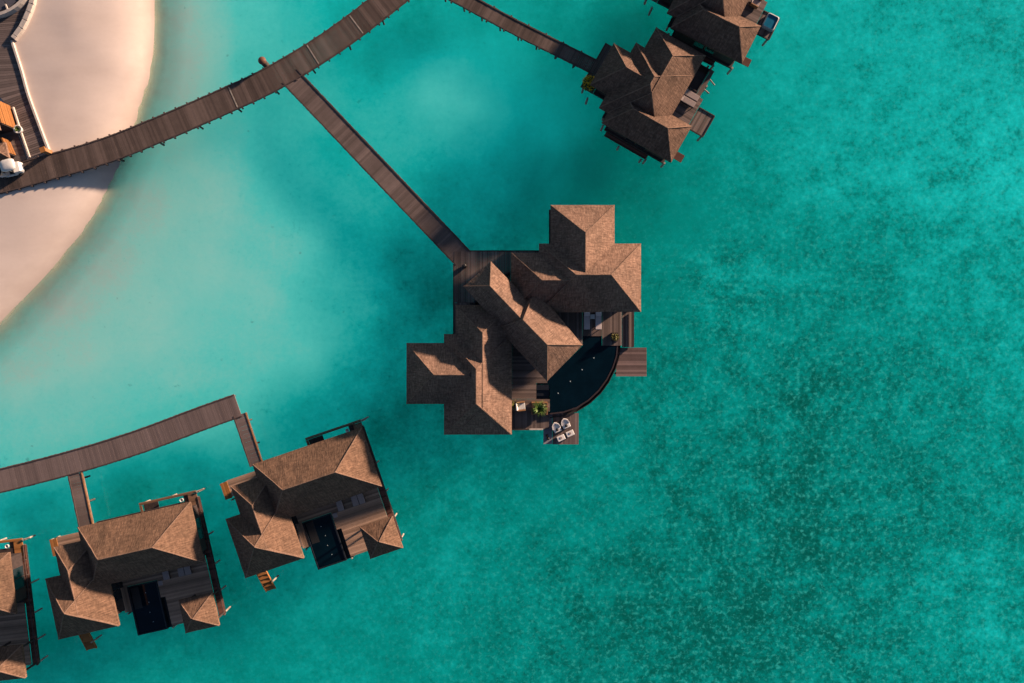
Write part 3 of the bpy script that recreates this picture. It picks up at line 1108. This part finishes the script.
P = lambda l, z=ZD: [at(x, y, z) for x, y in l]
JG = 'narrow jetties to the villas'
walkway('boardwalk', 'long curved brown boardwalk from the beach to the top picture edge', P([(-30, 186.5), (0, 180.5), (38, 170.2), (104, 151), (160, 129), (220, 103), (273, 78), (332, 42), (388, 0), (440, -42)]), ZD, 2.62, 'walk', .2, 1.15, 4.2, pale=(.53, .70, .80))
walkway('jetty', 'long straight jetty from the curved boardwalk down to the largest villa', P([(289.5, 75.8), (463.2, 258.5)]), ZD - .02, 2.15, 'deck', .2, 99, 4.5, group=JG)
walkway('jetty', 'narrow jetty at the top edge leading to the villa with the yellow bush', P([(440, -13), (465, 0), (520, 29.5), (595, 67)]), ZD, 1.55, 'walk', .2, 1.9, 2.0, group=JG)
walkway('boardwalk', 'grey weathered boardwalk on the left above the row of water villas', P([(-40, 489), (0, 480.8), (75, 461.5), (138, 442), (200, 419), (238, 405.5)]), ZD, 2.45, 'greywalk', .2, 99, 4.5)
walkway('jetty', 'short grey jetty from the left boardwalk to the villa at its end', P([(239.6, 414.5), (256.5, 465)]), ZD - .015, 1.45, 'greywalk' if False else 'greywalk', .4, 99, 2.2, 'teakbeam', JG)
walkway('jetty', 'short dark jetty from the left boardwalk to the left twin villa', P([(74.8, 474), (86.8, 530)]), ZD - .015, 1.55, 'deck', .3, 99, 2.2, 'teakbeam', JG)

# beach promenade at the left edge
PR = thing('promenade', 'grey timber promenade beside the sand at the left picture edge', 'boardwalk', (at(20, 120, 0).x, at(20, 120, 0).y, 0), 0, None, world=True)
mb = MB()
def lerp2(a, b, t_):
    return (a[0] + (b[0] - a[0]) * t_, a[1] + (b[1] - a[1]) * t_)
Lft = [(-22, 0), (-22, 40), (-22, 72), (6, 104), (29, 157.5)]
Rgt = [(31.5, -8), (12, 40), (20.5, 70), (27.5, 95), (48, 151)]
for i in range(4):
    A0, A1, B0, B1 = at(*Lft[i], ZD), at(*Lft[i + 1], ZD), at(*Rgt[i], ZD), at(*Rgt[i + 1], ZD)
    n = max(1, int((B1 - B0).length / .22))
    for k in range(n):
        t0, t1 = k / n + .003, (k + 1) / n - .003
        zz = ZD - .01 + uni(-.003, .003)
        mb.prism([A0.lerp(A1, t0)[:2], B0.lerp(B1, t0)[:2], B0.lerp(B1, t1)[:2], A0.lerp(A1, t1)[:2]], zz - .06, zz, tint=rnd())
A0, A1, B0, B1 = at(-40, 130, ZD), at(-40, 176, ZD), at(28.5, 157.5, ZD), at(24, 162, ZD)
planks(mb, [at(-40, 128, ZD), at(15, 128, ZD), at(27, 161, ZD), at(-40, 173, ZD)], ZD - .03, 'u', .25)
mb.build('deck', M['greywalk'] if False else plank_mat('promenade_planks', (.115, .088, .081), .35), PR)
def kerb(name, label, pts, w, z0, z1, m, cat='wall', cap=False):
    """low wall that follows pts (pixels at its top)"""
    W = [at(x, y, z1) for x, y in pts]
    W = smooth_line([Vector((p.x, p.y, 0)) for p in W], .4) if len(W) > 2 else [Vector((p.x, p.y, 0)) for p in W]
    root = thing(name, label, cat, (W[0].x, W[0].y, 0), 0, None, world=True)
    b_ = MB()
    for a_, c_ in zip(W, W[1:]):
        b_.bar((a_.x, a_.y, (z0 + z1) / 2), (c_.x, c_.y, (z0 + z1) / 2), w, z1 - z0)
    b_.build('wall', M[m], root)
    if cap:
        for k, i in enumerate(range(0, len(W) - 1, 2)):
            a_, c_ = W[i], W[min(i + 2, len(W) - 1)]
            s_ = MB()
            mid = (a_ + c_) / 2
            d_ = (c_ - a_)
            s_.box((mid.x, mid.y, z1 + .05), (d_.length * .93, w * 1.12, .09), math.atan2(d_.y, d_.x))
            s_.build('coping_stone', M[m], root, bevel=.02)
    return root
kerb('seawall', 'thick curved pale wall between promenade and sand in the top left corner', [(33.5, -6), (31.5, 4), (27, 16), (21, 28), (13.2, 38.5)], .44, .9, ZD + .18, 'plaster', cap=True)
kerb('kerb_wall', 'long straight pale kerb wall along the right side of the promenade', [(11.2, 40.5), (20.6, 70), (27.6, 95), (38, 123.5), (48, 150.5)], .20, 1.1, ZD + .12, 'plaster')
kerb('kerb_rail', 'thin pale kerb along the left side of the promenade beside the hut', [(12.5, 107), (20.5, 132), (29, 157)], .14, ZD - .2, ZD + .16, 'plaster')
# round pavilion whose rim enters the corner
c_ = at(-12, -30, ZD + .5)
RP = thing('round_pavilion', 'round dark structure with a pale rim cut off by the top left corner', 'pavilion', (c_.x, c_.y, 0))
mb = MB()
rO, rI = 47.3 * .0985, 44.5 * .0985
mb.lathe((0, 0, ZD), [(rO, 0), (rO, .55), (rI, .58), (rI, .2)], 64)
mb.build('rim', M['plaster'], RP)
mb = MB(); mb.lathe((0, 0, ZD), [(rI * .999, .18), (rI * .5, .24), (.01, .28)], 48); mb.build('floor', M['urn'], RP)
for k in range(14):
    a_ = 2 * PI * k / 14 + .24
    s_ = MB(); s_.bar((rI * .86 * math.cos(a_), rI * .86 * math.sin(a_), ZD + .42), (rI * math.cos(a_), rI * math.sin(a_), ZD + .5), .12, .12); s_.build('rib', M['plaster'], RP)
for k in range(14):
    a_ = 2 * PI * (k + .5) / 14 + .24
    s_ = MB(); s_.box((rI * .82 * math.cos(a_), rI * .82 * math.sin(a_), ZD + .33), (1.0, 1.5, .12), a_); s_.build('seat_pad', simple('slate_fabric', (.06, .06, .075), .9, .2, 6) if k == 0 else bpy.data.materials['slate_fabric'], RP)
# beach hut at the left edge
HB = thing('beach_hut', 'timber hut with sunlit orange slatted walls at the left picture edge', 'hut', (at(0, 130, 0).x, at(0, 130, 0).y, 0), 0, None, world=True)
def wall_panel(a, b, z0, z1, name, m, depth=.12):
    A, B = at(*a, ZD), at(*b, ZD)
    mb = MB()
    n = max(2, int((z1 - z0) / .16))
    for k in range(n):
        za, zb = z0 + (z1 - z0) * k / n, z0 + (z1 - z0) * (k + 1) / n - .012
        mb.bar((A.x, A.y, (za + zb) / 2), (B.x, B.y, (za + zb) / 2), depth + .02 * (k % 2), zb - za, tint=rnd())
    return mb.build(name, M[m], HB)
wall_panel((9.6, 106), (16.8, 129.5), ZD, ZD + 2.1, 'slatted_wall', 'hutwood')
wall_panel((9.4, 141), (15.6, 155.5), ZD, ZD + 1.1, 'slatted_wall', 'hutwood')
wall_panel((16.8, 129.7), (-30, 142), ZD, ZD + 2.0, 'side_wall', 'darkwood')
wall_panel((15.6, 155.8), (-30, 166), ZD, ZD + 1.05, 'side_wall', 'darkwood')
A = [at(14.0, 138.5, ZD + 1.15), at(-40, 152, ZD + 1.15), at(-46, 128, ZD + 1.15), at(7.5, 116, ZD + 1.15)]
hr = rect(Frame(-14), -60, -24.6, 136.5, 155.5, ZD + 1.3)
hip_roof(HB, rect(Frame(-14), -75, -29.5, 139, 155, ZD + 1.25), ZD + 1.25, .5)
hip_roof(HB, rect(Frame(-16), -90, -36.0, 104, 124.5, ZD + 2.25), ZD + 2.25, .6)
# round white planter on the promenade edge
p = at(20.6, 130.5, ZD)
t = thing('round_planter', 'round white planter with a dark plant beside the orange hut', 'planter', (p.x, p.y, ZD))
mb = MB(); mb.lathe((0, 0, 0), [(.28, 0), (.38, .25), (.43, .42), (.42, .46), (.33, .46), (.31, .38), (.01, .38)], 24); mb.build('pot', M['white'], t, smooth=True)
mb = MB(); spiky(mb, (0, 0, .38), .34, 34, .3, .05); mb.build('foliage', M['leaf'], t)
# timber pillar at the promenade corner
p = at(49.5, 152.5, ZD)
t = thing('timber_pillar', 'short orange timber pillar at the corner of promenade and boardwalk', 'pillar', (p.x, p.y, 0), R(20))
mb = MB(); mb.box((0, 0, 1.6), (.42, .42, 1.9)); mb.build('shaft', M['teakbeam'], t, bevel=.015)
mb = MB(); mb.box((0, 0, 2.6), (.52, .52, .09)); mb.build('cap', M['teak'], t)
# mooring post with lantern by the boardwalk
p = at(264.6, 63.4, ZD)
t = thing('mooring_post', 'thick dark mooring post with a reddish cap at the outer boardwalk edge', 'post', (p.x, p.y, 0))
mb = MB(); mb.tube((0, 0, -1.2), (0, 0, 2.2), .34, .32, 16); mb.build('shaft', M['darkpile'], t)
mb = MB(); mb.lathe((0, 0, 2.2), [(.38, 0), (.40, .1), (.34, .22), (.12, .3), (.01, .31)], 18); mb.build('cap', simple('red_copper', (.10, .045, .03), .6, .3, 5), t, smooth=True)
# golf buggy
p = at(13.5, 171, ZD)
BG = thing('golf_buggy', 'white golf buggy with a dark windscreen parked on the boardwalk end', 'golf buggy', (p.x, p.y, ZD + .004), R(14 + 180))
def sweep(mb, stations, wd):
    """side profile stations (x, z0, z1, half width)"""
    for (x0, a0, b0, w0), (x1, a1, b1, w1) in zip(stations, stations[1:]):
        q = [[(x0, -w0, a0), (x0, w0, a0), (x0, w0 * .93, b0), (x0, -w0 * .93, b0)], [(x1, -w1, a1), (x1, w1, a1), (x1, w1 * .93, b1), (x1, -w1 * .93, b1)]]
        for i in range(4):
            j = (i + 1) % 4
            mb.face([q[0][i], q[1][i], q[1][j], q[0][j]])
    x, a_, b_, w = stations[0]
    mb.face([(x, -w, a_), (x, w, a_), (x, w * .93, b_), (x, -w * .93, b_)][::-1])
    x, a_, b_, w = stations[-1]
    mb.face([(x, -w, a_), (x, w, a_), (x, w * .93, b_), (x, -w * .93, b_)])
mb = MB(); sweep(mb, [(-1.3, .35, .62, .40), (-1.15, .26, .82, .52), (-.6, .24, .9, .58), (-.45, .24, .45, .6), (.45, .24, .45, .6), (.6, .24, .85, .58), (1.05, .26, .8, .52), (1.3, .35, .6, .36)], 0)
mb.build('body', M['white'], BG)
mb = MB()
def dome(mb, x0, x1, hw, z, hgt, n=14, k=10):
    cx, hx = (x0 + x1) / 2, (x1 - x0) / 2
    def pt(i, j):
        a_, w_ = 2 * PI * i / n, j / k
        rr = math.sin(w_ * PI / 2)
        ca, sa = math.cos(a_), math.sin(a_)
        e = .55
        return (cx + hx * rr * math.copysign(abs(ca) ** e, ca), hw * rr * math.copysign(abs(sa) ** e, sa), z + hgt * math.cos(w_ * PI / 2) ** .7)
    for i in range(n):
        for j in range(k):
            q = [pt(i, j), pt(i, j + 1), pt(i + 1, j + 1), pt(i + 1, j)]
            mb.face(q if j else q[:1] + q[1:3])
    mb.face([pt(i, k) for i in range(n)][::-1])
dome(mb, -1.38, .10, .60, 1.62, .28)
mb.build('roof', M['white'], BG, smooth=True)
mb = MB(); mb.bar((.92, 0, .84), (.06, 0, 1.68), 1.06, .03); mb.build('windscreen', M['glass'], BG)
mb = MB(); mb.box((-.3, 0, .62), (.5, 1.0, .14)); mb.bar((-.5, 0, .7), (-.62, 0, 1.1), 1.0, .1); mb.build('seat', M['black'], BG)
for x, y in ((-.58, .5), (-.58, -.5), (.52, .5), (.52, -.5)):
    mb = MB(); mb.tube((x, y, .86), (x * .95, y, 1.8), .025, n=6); mb.build('roof_post', M['metal'], BG)
for x in (-.8, .82):
    for y in (-.52, .52):
        mb = MB(); mb.tube((x, y - .08, .21), (x, y + .08, .21), .21, n=18); w = mb.build('wheel', M['black'], BG)
        mb = MB(); mb.tube((x, y - .085, .21), (x, y + .085, .21), .11, n=14); mb.build('rim', M['metal'], w)
for y in (-.26, .26):
    mb = MB(); mb.lathe((1.2, y, .64), [(.07, 0), (.07, .05), (.03, .07)], 12); mb.build('headlight', M['spot'], BG)
mb = MB(); mb.tube((.5, .25, .8), (.28, .25, 1.0), .02, n=6); mb.lathe((.28, .25, .98), [(.17, 0), (.17, .03)], 16); mb.build('steering_wheel', M['black'], BG)

# ------------------------------------------------------------------ beach, lagoon, sky
shore_px = [(158, -260), (155, -120), (153, -40), (152.5, 0), (152, 40), (148.5, 75), (139, 104), (130, 135), (117, 165), (104, 193), (91, 216), (80, 232), (62, 255), (42, 277), (20, 301), (0, 322), (-40, 358), (-100, 405), (-220, 470)]
shore = [at(x, y, 0) for x, y in shore_px]
shore = smooth_line([Vector((p.x, p.y, 0)) for p in shore], 1.5)
def shore_d(x, y):
    """signed distance in metres to the waterline: positive on the water side"""
    best, sg = 1e9, 1
    for a_, b_ in zip(shore, shore[1:]):
        dx, dy = b_.x - a_.x, b_.y - a_.y
        L2 = dx * dx + dy * dy
        t_ = max(0, min(1, ((x - a_.x) * dx + (y - a_.y) * dy) / L2))
        ex, ey = x - a_.x - t_ * dx, y - a_.y - t_ * dy
        d2 = ex * ex + ey * ey
        if d2 < best:
            best = d2
            sg = 1 if dx * (y - a_.y) - dy * (x - a_.x) > 0 else -1
    return math.sqrt(best) * sg

def idw(pts, p=3.0):
    W = [(at(x, y, 0).x, at(x, y, 0).y, v) for x, y, v in pts]
    def f(x, y):
        sw = sv = 0
        for a_, b_, v in W:
            w_ = 1.0 / (((x - a_) ** 2 + (y - b_) ** 2) + 4.0) ** (p / 2)
            sw += w_
            sv += w_ * v
        return sv / sw
    return f
# lagoon depth (0 sandbar - 1 deep channel), set paler near the large villa to offset its shadow
DEPTH = idw([(185, 20, .05), (190, 60, .04), (180, 90, .06), (215, 40, .1), (245, 20, .34), (245, 60, .36), (300, 20, .42), (350, 10, .5), (60, 300, .04), (110, 260, .05), (150, 200, .06), (170, 150, .1), (210, 190, .12), (200, 260, .16), (150, 330, .13), (80, 350, .1), (30, 370, .08),
             (60, 410, .2), (20, 440, .22), (110, 420, .24), (180, 370, .2), (200, 410, .28), (260, 300, .16), (300, 350, .26), (340, 290, .36), (260, 340, .2), (240, 370, .24), (290, 240, .20), (230, 130, .22), (280, 120, .38), (330, 150, .48), (320, 200, .46), (360, 240, .46), (350, 300, .42), (400, 260, .53), (430, 290, .60), (390, 340, .52), (350, 380, .50), (390, 420, .63), (300, 410, .48),
             (380, 60, .52), (420, 30, .58), (440, 90, .26), (470, 110, .3), (400, 120, .40), (460, 130, .42), (500, 60, .48), (480, 180, .50), (440, 190, .52), (540, 120, .48), (560, 60, .56), (550, 180, .57), (520, 220, .58), (600, 180, .66), (640, 200, .68), (620, 40, .68), (480, 10, .55), (560, 15, .58),
             (740, 90, .56), (720, 150, .58), (800, 60, .54), (850, 20, .54), (900, 80, .54), (980, 60, .56), (1000, 160, .50), (900, 170, .54), (800, 160, .56), (700, 230, .62), (670, 300, .64), (760, 260, .62), (850, 270, .64), (950, 270, .58), (1000, 350, .60), (900, 380, .66), (800, 380, .70), (700, 380, .66), (650, 430, .64), (600, 470, .62), (700, 480, .72), (800, 500, .76), (900, 480, .72), (1000, 480, .64), (960, 580, .62), (1000, 650, .60), (880, 640, .68), (800, 600, .74), (720, 620, .78), (640, 580, .74), (560, 560, .68), (500, 500, .62), (430, 500, .60), (440, 560, .60), (340, 600, .58), (280, 640, .60), (400, 650, .62), (500, 640, .68), (600, 650, .74), (150, 650, .60), (60, 670, .60), (230, 600, .60),
             (40, 520, .52), (130, 500, .58), (200, 480, .52), (160, 530, .62), (300, 180, .36)])
# how densely coral and seagrass grow
REEF = idw([(200, 300, .02), (150, 100, 0), (100, 380, .06), (200, 400, .14), (330, 150, .12), (420, 90, .10), (300, 350, .1), (400, 240, .2), (500, 100, .03), (560, 180, .0), (600, 100, 0), (700, 100, .0), (800, 60, .25), (900, 80, .45), (1000, 100, .55), (980, 180, .6), (850, 180, .5), (760, 200, .35), (680, 220, .1), (660, 300, .3), (720, 280, .8), (740, 330, .8), (800, 300, .62), (860, 290, .62), (950, 280, .55), (1000, 380, .65), (900, 400, .75), (800, 400, .85), (700, 400, .7), (660, 370, .5), (620, 450, .5), (680, 480, .75), (780, 500, .95), (880, 500, .85), (980, 500, .7), (1000, 620, .75), (900, 620, .8), (800, 620, .9), (700, 580, .85), (620, 560, .7), (560, 600, .7), (600, 500, .5), (540, 480, .3), (500, 560, .5), (450, 480, .3), (420, 540, .28), (440, 620, .5), (380, 660, .3), (320, 610, .2), (250, 650, .2), (100, 660, .15), (560, 660, .7), (680, 660, .85), (420, 440, .3), (400, 380, .3)])

def grid_mesh(name, x0, x1, y0, y1, step, zf, attrs, skirt=None):
    nx, ny = int((x1 - x0) / step), int((y1 - y0) / step)
    vs, fs = [], []
    vals = {k: [] for k in attrs}
    for j in range(ny + 1):
        for i in range(nx + 1):
            x, y = x0 + (x1 - x0) * i / nx, y0 + (y1 - y0) * j / ny
            z, av = zf(x, y)
            vs.append((x, y, z))
            for k, v in zip(attrs, av):
                vals[k].append(v)
    for j in range(ny):
        for i in range(nx):
            a_ = j * (nx + 1) + i
            fs.append((a_, a_ + 1, a_ + nx + 2, a_ + nx + 1))
    if skirt:
        B = len(vs)
        ring_ = [(x0, y0), (x1, y0), (x1, y1), (x0, y1)]
        far = [(-skirt, -skirt), (skirt, -skirt), (skirt, skirt), (-skirt, skirt)]
        cor = [0, nx, (ny + 1) * (nx + 1) - 1, ny * (nx + 1)]
        for k, (x, y) in enumerate(far):
            vs.append((x, y, zf(ring_[k][0], ring_[k][1])[0]))
            for n_ in attrs:
                vals[n_].append(vals[n_][cor[k]])
        edges = ([i for i in range(nx + 1)], [j * (nx + 1) + nx for j in range(ny + 1)], [ny * (nx + 1) + i for i in range(nx, -1, -1)], [j * (nx + 1) for j in range(ny, -1, -1)])
        for k in range(4):
            fs.append(tuple(edges[k][::-1]) + (B + k, B + (k + 1) % 4))
    me = bpy.data.meshes.new(name)
    me.from_pydata(vs, [], fs)
    for k in attrs:
        at_ = me.attributes.new(k, 'FLOAT', 'POINT')
        at_.data.foreach_set('value', vals[k])
    for p_ in me.polygons:
        p_.use_smooth = True
    o = bpy.data.objects.new(name, me)
    COL.objects.link(o)
    o['kind'] = 'structure'
    return o

def attr(ns, n_):
    a_ = ns.new('ShaderNodeAttribute')
    a_.attribute_name = n_
    return a_.outputs['Fac']

# water
m, nt, ns, ls, b = mat('lagoon_water')
pos = ns.new('ShaderNodeNewGeometry').outputs['Position']
dep, reef, shr = attr(ns, 'depth'), attr(ns, 'reef'), attr(ns, 'shore')
n_big = noise_tex(ns, ls, pos, .09, 5, .6)
n_mid = noise_tex(ns, ls, pos, .38, 6, .70)
n_fine = noise_tex(ns, ls, pos, 1.9, 5, .75)
n_speck = noise_tex(ns, ls, pos, 2.0, 4, .7)
def centred(v, k):
    return math_(ns, ls, 'MULTIPLY', math_(ns, ls, 'SUBTRACT', v, .5), k)
t_ = math_(ns, ls, 'ADD', dep, centred(n_big, .14))
t_ = math_(ns, ls, 'ADD', t_, math_(ns, ls, 'MULTIPLY', centred(n_mid, .62), math_(ns, ls, 'ADD', .10, reef)))
t_ = math_(ns, ls, 'ADD', t_, math_(ns, ls, 'MULTIPLY', centred(n_fine, .95), math_(ns, ls, 'ADD', .06, math_(ns, ls, 'MULTIPLY', reef, .5))))
r = ramp(ns, [(0, (.54, .64, .59)), (.12, (.30, .77, .715)), (.28, (.10, .75, .715)), (.45, (.008, .59, .58)), (.60, (.0012, .335, .308)), (.78, (.0008, .17, .146)), (1, (.0008, .09, .075))])
ls.new(t_, r.inputs[0])
col = r.outputs[0]
# seagrass and coral patches seen through the water
msk = math_(ns, ls, 'ADD', math_(ns, ls, 'MULTIPLY', n_mid, .42), math_(ns, ls, 'MULTIPLY', n_fine, .58))
thr = math_(ns, ls, 'SUBTRACT', .60, math_(ns, ls, 'MULTIPLY', reef, math_(ns, ls, 'ADD', .155, centred(n_big, .36))))
g = math_(ns, ls, 'MULTIPLY', math_(ns, ls, 'SUBTRACT', msk, thr), 5.5, True)
g = math_(ns, ls, 'MULTIPLY', g, math_(ns, ls, 'ADD', .30, math_(ns, ls, 'MULTIPLY', reef, .45)))
col = mixc(ns, ls, g, col, (.0015, .105, .082))
sp_ = ramp(ns, [(.52, 0.0), (.66, 1.0)])
ls.new(n_speck, sp_.inputs[0])
col = mixc(ns, ls, math_(ns, ls, 'MULTIPLY', sp_.outputs[0], math_(ns, ls, 'MULTIPLY', reef, .60)), col, (.05, .60, .55))
# dark specks on the pale sand: lone coral heads
dk_ = ramp(ns, [(.70, 0.0), (.77, 1.0)])
ls.new(noise_tex(ns, ls, pos, .8, 3, .55), dk_.inputs[0])
col = mixc(ns, ls, math_(ns, ls, 'MULTIPLY', dk_.outputs[0], .35), col, (.002, .17, .15))
ls.new(col, b.inputs['Base Color'])
b.inputs['Roughness'].default_value = .12
b.inputs['IOR'].default_value = 1.33
b.inputs['Specular IOR Level'].default_value = .3
b.inputs['Subsurface Weight'].default_value = 1.0
b.inputs['Subsurface Radius'].default_value = (1.0, 1.0, 1.0)
b.inputs['Subsurface Scale'].default_value = 150.0
bp = ns.new('ShaderNodeBump')
bp.inputs['Strength'].default_value = .12
bp.inputs['Distance'].default_value = .1
ls.new(noise_tex(ns, ls, pos, 2.2, 3, .6), bp.inputs['Height'])
ls.new(bp.outputs[0], b.inputs['Normal'])
# clear at the very edge, where the sand shows through
tp = ns.new('ShaderNodeBsdfTransparent')
tp.inputs['Color'].default_value = (.88, .97, .88, 1)
mx = ns.new('ShaderNodeMixShader')
er = ramp(ns, [(0.0, .08), (.06, .30), (.20, .75), (.40, 1.0)])
ed_ = math_(ns, ls, 'DIVIDE', math_(ns, ls, 'ADD', shr, centred(n_mid, 1.5)), 9.0, True)
ls.new(ed_, er.inputs[0])
ls.new(er.outputs[0], mx.inputs[0])
ls.new(tp.outputs[0], mx.inputs[1])
ls.new(b.outputs[0], mx.inputs[2])
ls.new(mx.outputs[0], ns['Material Output'].inputs['Surface'])
def wz(x, y):
    d = shore_d(x, y)
    return 0.0, (DEPTH(x, y), REEF(x, y), d)
lag = grid_mesh('lagoon_water', -62, 62, -46, 46, .8, wz, ('depth', 'reef', 'shore'), skirt=2500)
lag.data.materials.append(m)

# beach: sand above the waterline and the shelf just below it
m, nt, ns, ls, b = mat('sand')
pos = ns.new('ShaderNodeNewGeometry').outputs['Position']
shr = attr(ns, 'shore')
swash = noise_tex(ns, ls, scaled(ns, ls, pos, (.10, .42, 1)), 1.0, 4, .6)
gr = noise_tex(ns, ls, pos, 3.0, 4, .6)
bigs = noise_tex(ns, ls, pos, .12, 3, .5)
f_ = math_(ns, ls, 'ADD', math_(ns, ls, 'MULTIPLY', swash, .5), math_(ns, ls, 'MULTIPLY', gr, .12))
f_ = math_(ns, ls, 'ADD', f_, math_(ns, ls, 'MULTIPLY', bigs, .38))
r = ramp(ns, [(.34, (.445, .368, .328)), (.66, (.535, .452, .405))])
ls.new(f_, r.inputs[0])
wet = ramp(ns, [(0, 1.0), (.30, .75), (.62, .25), (1, 0.0)])
wd_ = math_(ns, ls, 'DIVIDE', math_(ns, ls, 'ADD', math_(ns, ls, 'MULTIPLY', shr, -1.0), math_(ns, ls, 'ADD', .6, centred(swash, 1.6))), 2.6, True)
ls.new(wd_, wet.inputs[0])
c = mixc(ns, ls, math_(ns, ls, 'MULTIPLY', wet.outputs[0], .55), r.outputs[0], (.35, .275, .232))
ls.new(c, b.inputs['Base Color'])
b.inputs['Roughness'].default_value = .95
b.inputs['Specular IOR Level'].default_value = .1
bp = ns.new('ShaderNodeBump')
bp.inputs['Strength'].default_value = .12
bp.inputs['Distance'].default_value = .05
ls.new(f_, bp.inputs['Height'])
ls.new(bp.outputs[0], b.inputs['Normal'])
def bz(x, y):
    d = shore_d(x, y)
    z = 1.55 * (1 - math.exp(d / 2.5)) if d < 0 else -d * .13
    z = min(z, 1.46 + .02 * noise.noise(Vector((x * .2, y * .2, 3))))
    z += .03 * noise.noise(Vector((x * .3, y * .3, 0)))
    return max(z, -2.5), (d,)
beach = grid_mesh('beach_sand', -75, -22, -32, 60, .6, bz, ('shore',))
beach.data.materials.append(m)

# ------------------------------------------------------------------ light and camera
AZ, EL = R(34), R(11)
sdir = Vector((math.cos(EL) * math.cos(AZ), math.cos(EL) * math.sin(AZ), math.sin(EL)))
sun = bpy.data.lights.new('sun', 'SUN')
sun.energy = 5.0
sun.angle = R(2.5)
sun.color = (1.0, .72, .52)
so = bpy.data.objects.new('sun', sun)
so.rotation_euler = sdir.to_track_quat('Z', 'Y').to_euler()
so.location = (40, 30, 50)
COL.objects.link(so)
w = bpy.data.worlds.new('World')
SC.world = w
w.use_nodes = True
ns, ls = w.node_tree.nodes, w.node_tree.links
sky = ns.new('ShaderNodeTexSky')
sky.sky_type = 'NISHITA'
sky.sun_disc = False
sky.sun_elevation = EL
sky.sun_rotation = PI / 2 - AZ
sky.air_density = .62
sky.dust_density = .4
bg = ns['Background']
ls.new(sky.outputs[0], bg.inputs[0])
bg.inputs[1].default_value = .05

cam = bpy.data.cameras.new('camera')
cam.lens = 24
cam.sensor_width = 36
cam.clip_end = 6000
co = bpy.data.objects.new('camera', cam)
co.location = (0, 0, H)
COL.objects.link(co)
SC.camera = co
vs_ = SC.view_settings
vs_.view_transform = 'Standard'
vs_.look = 'None'
vs_.gamma = 1
vs_.exposure = 1.68
SC.render.engine = 'CYCLES'
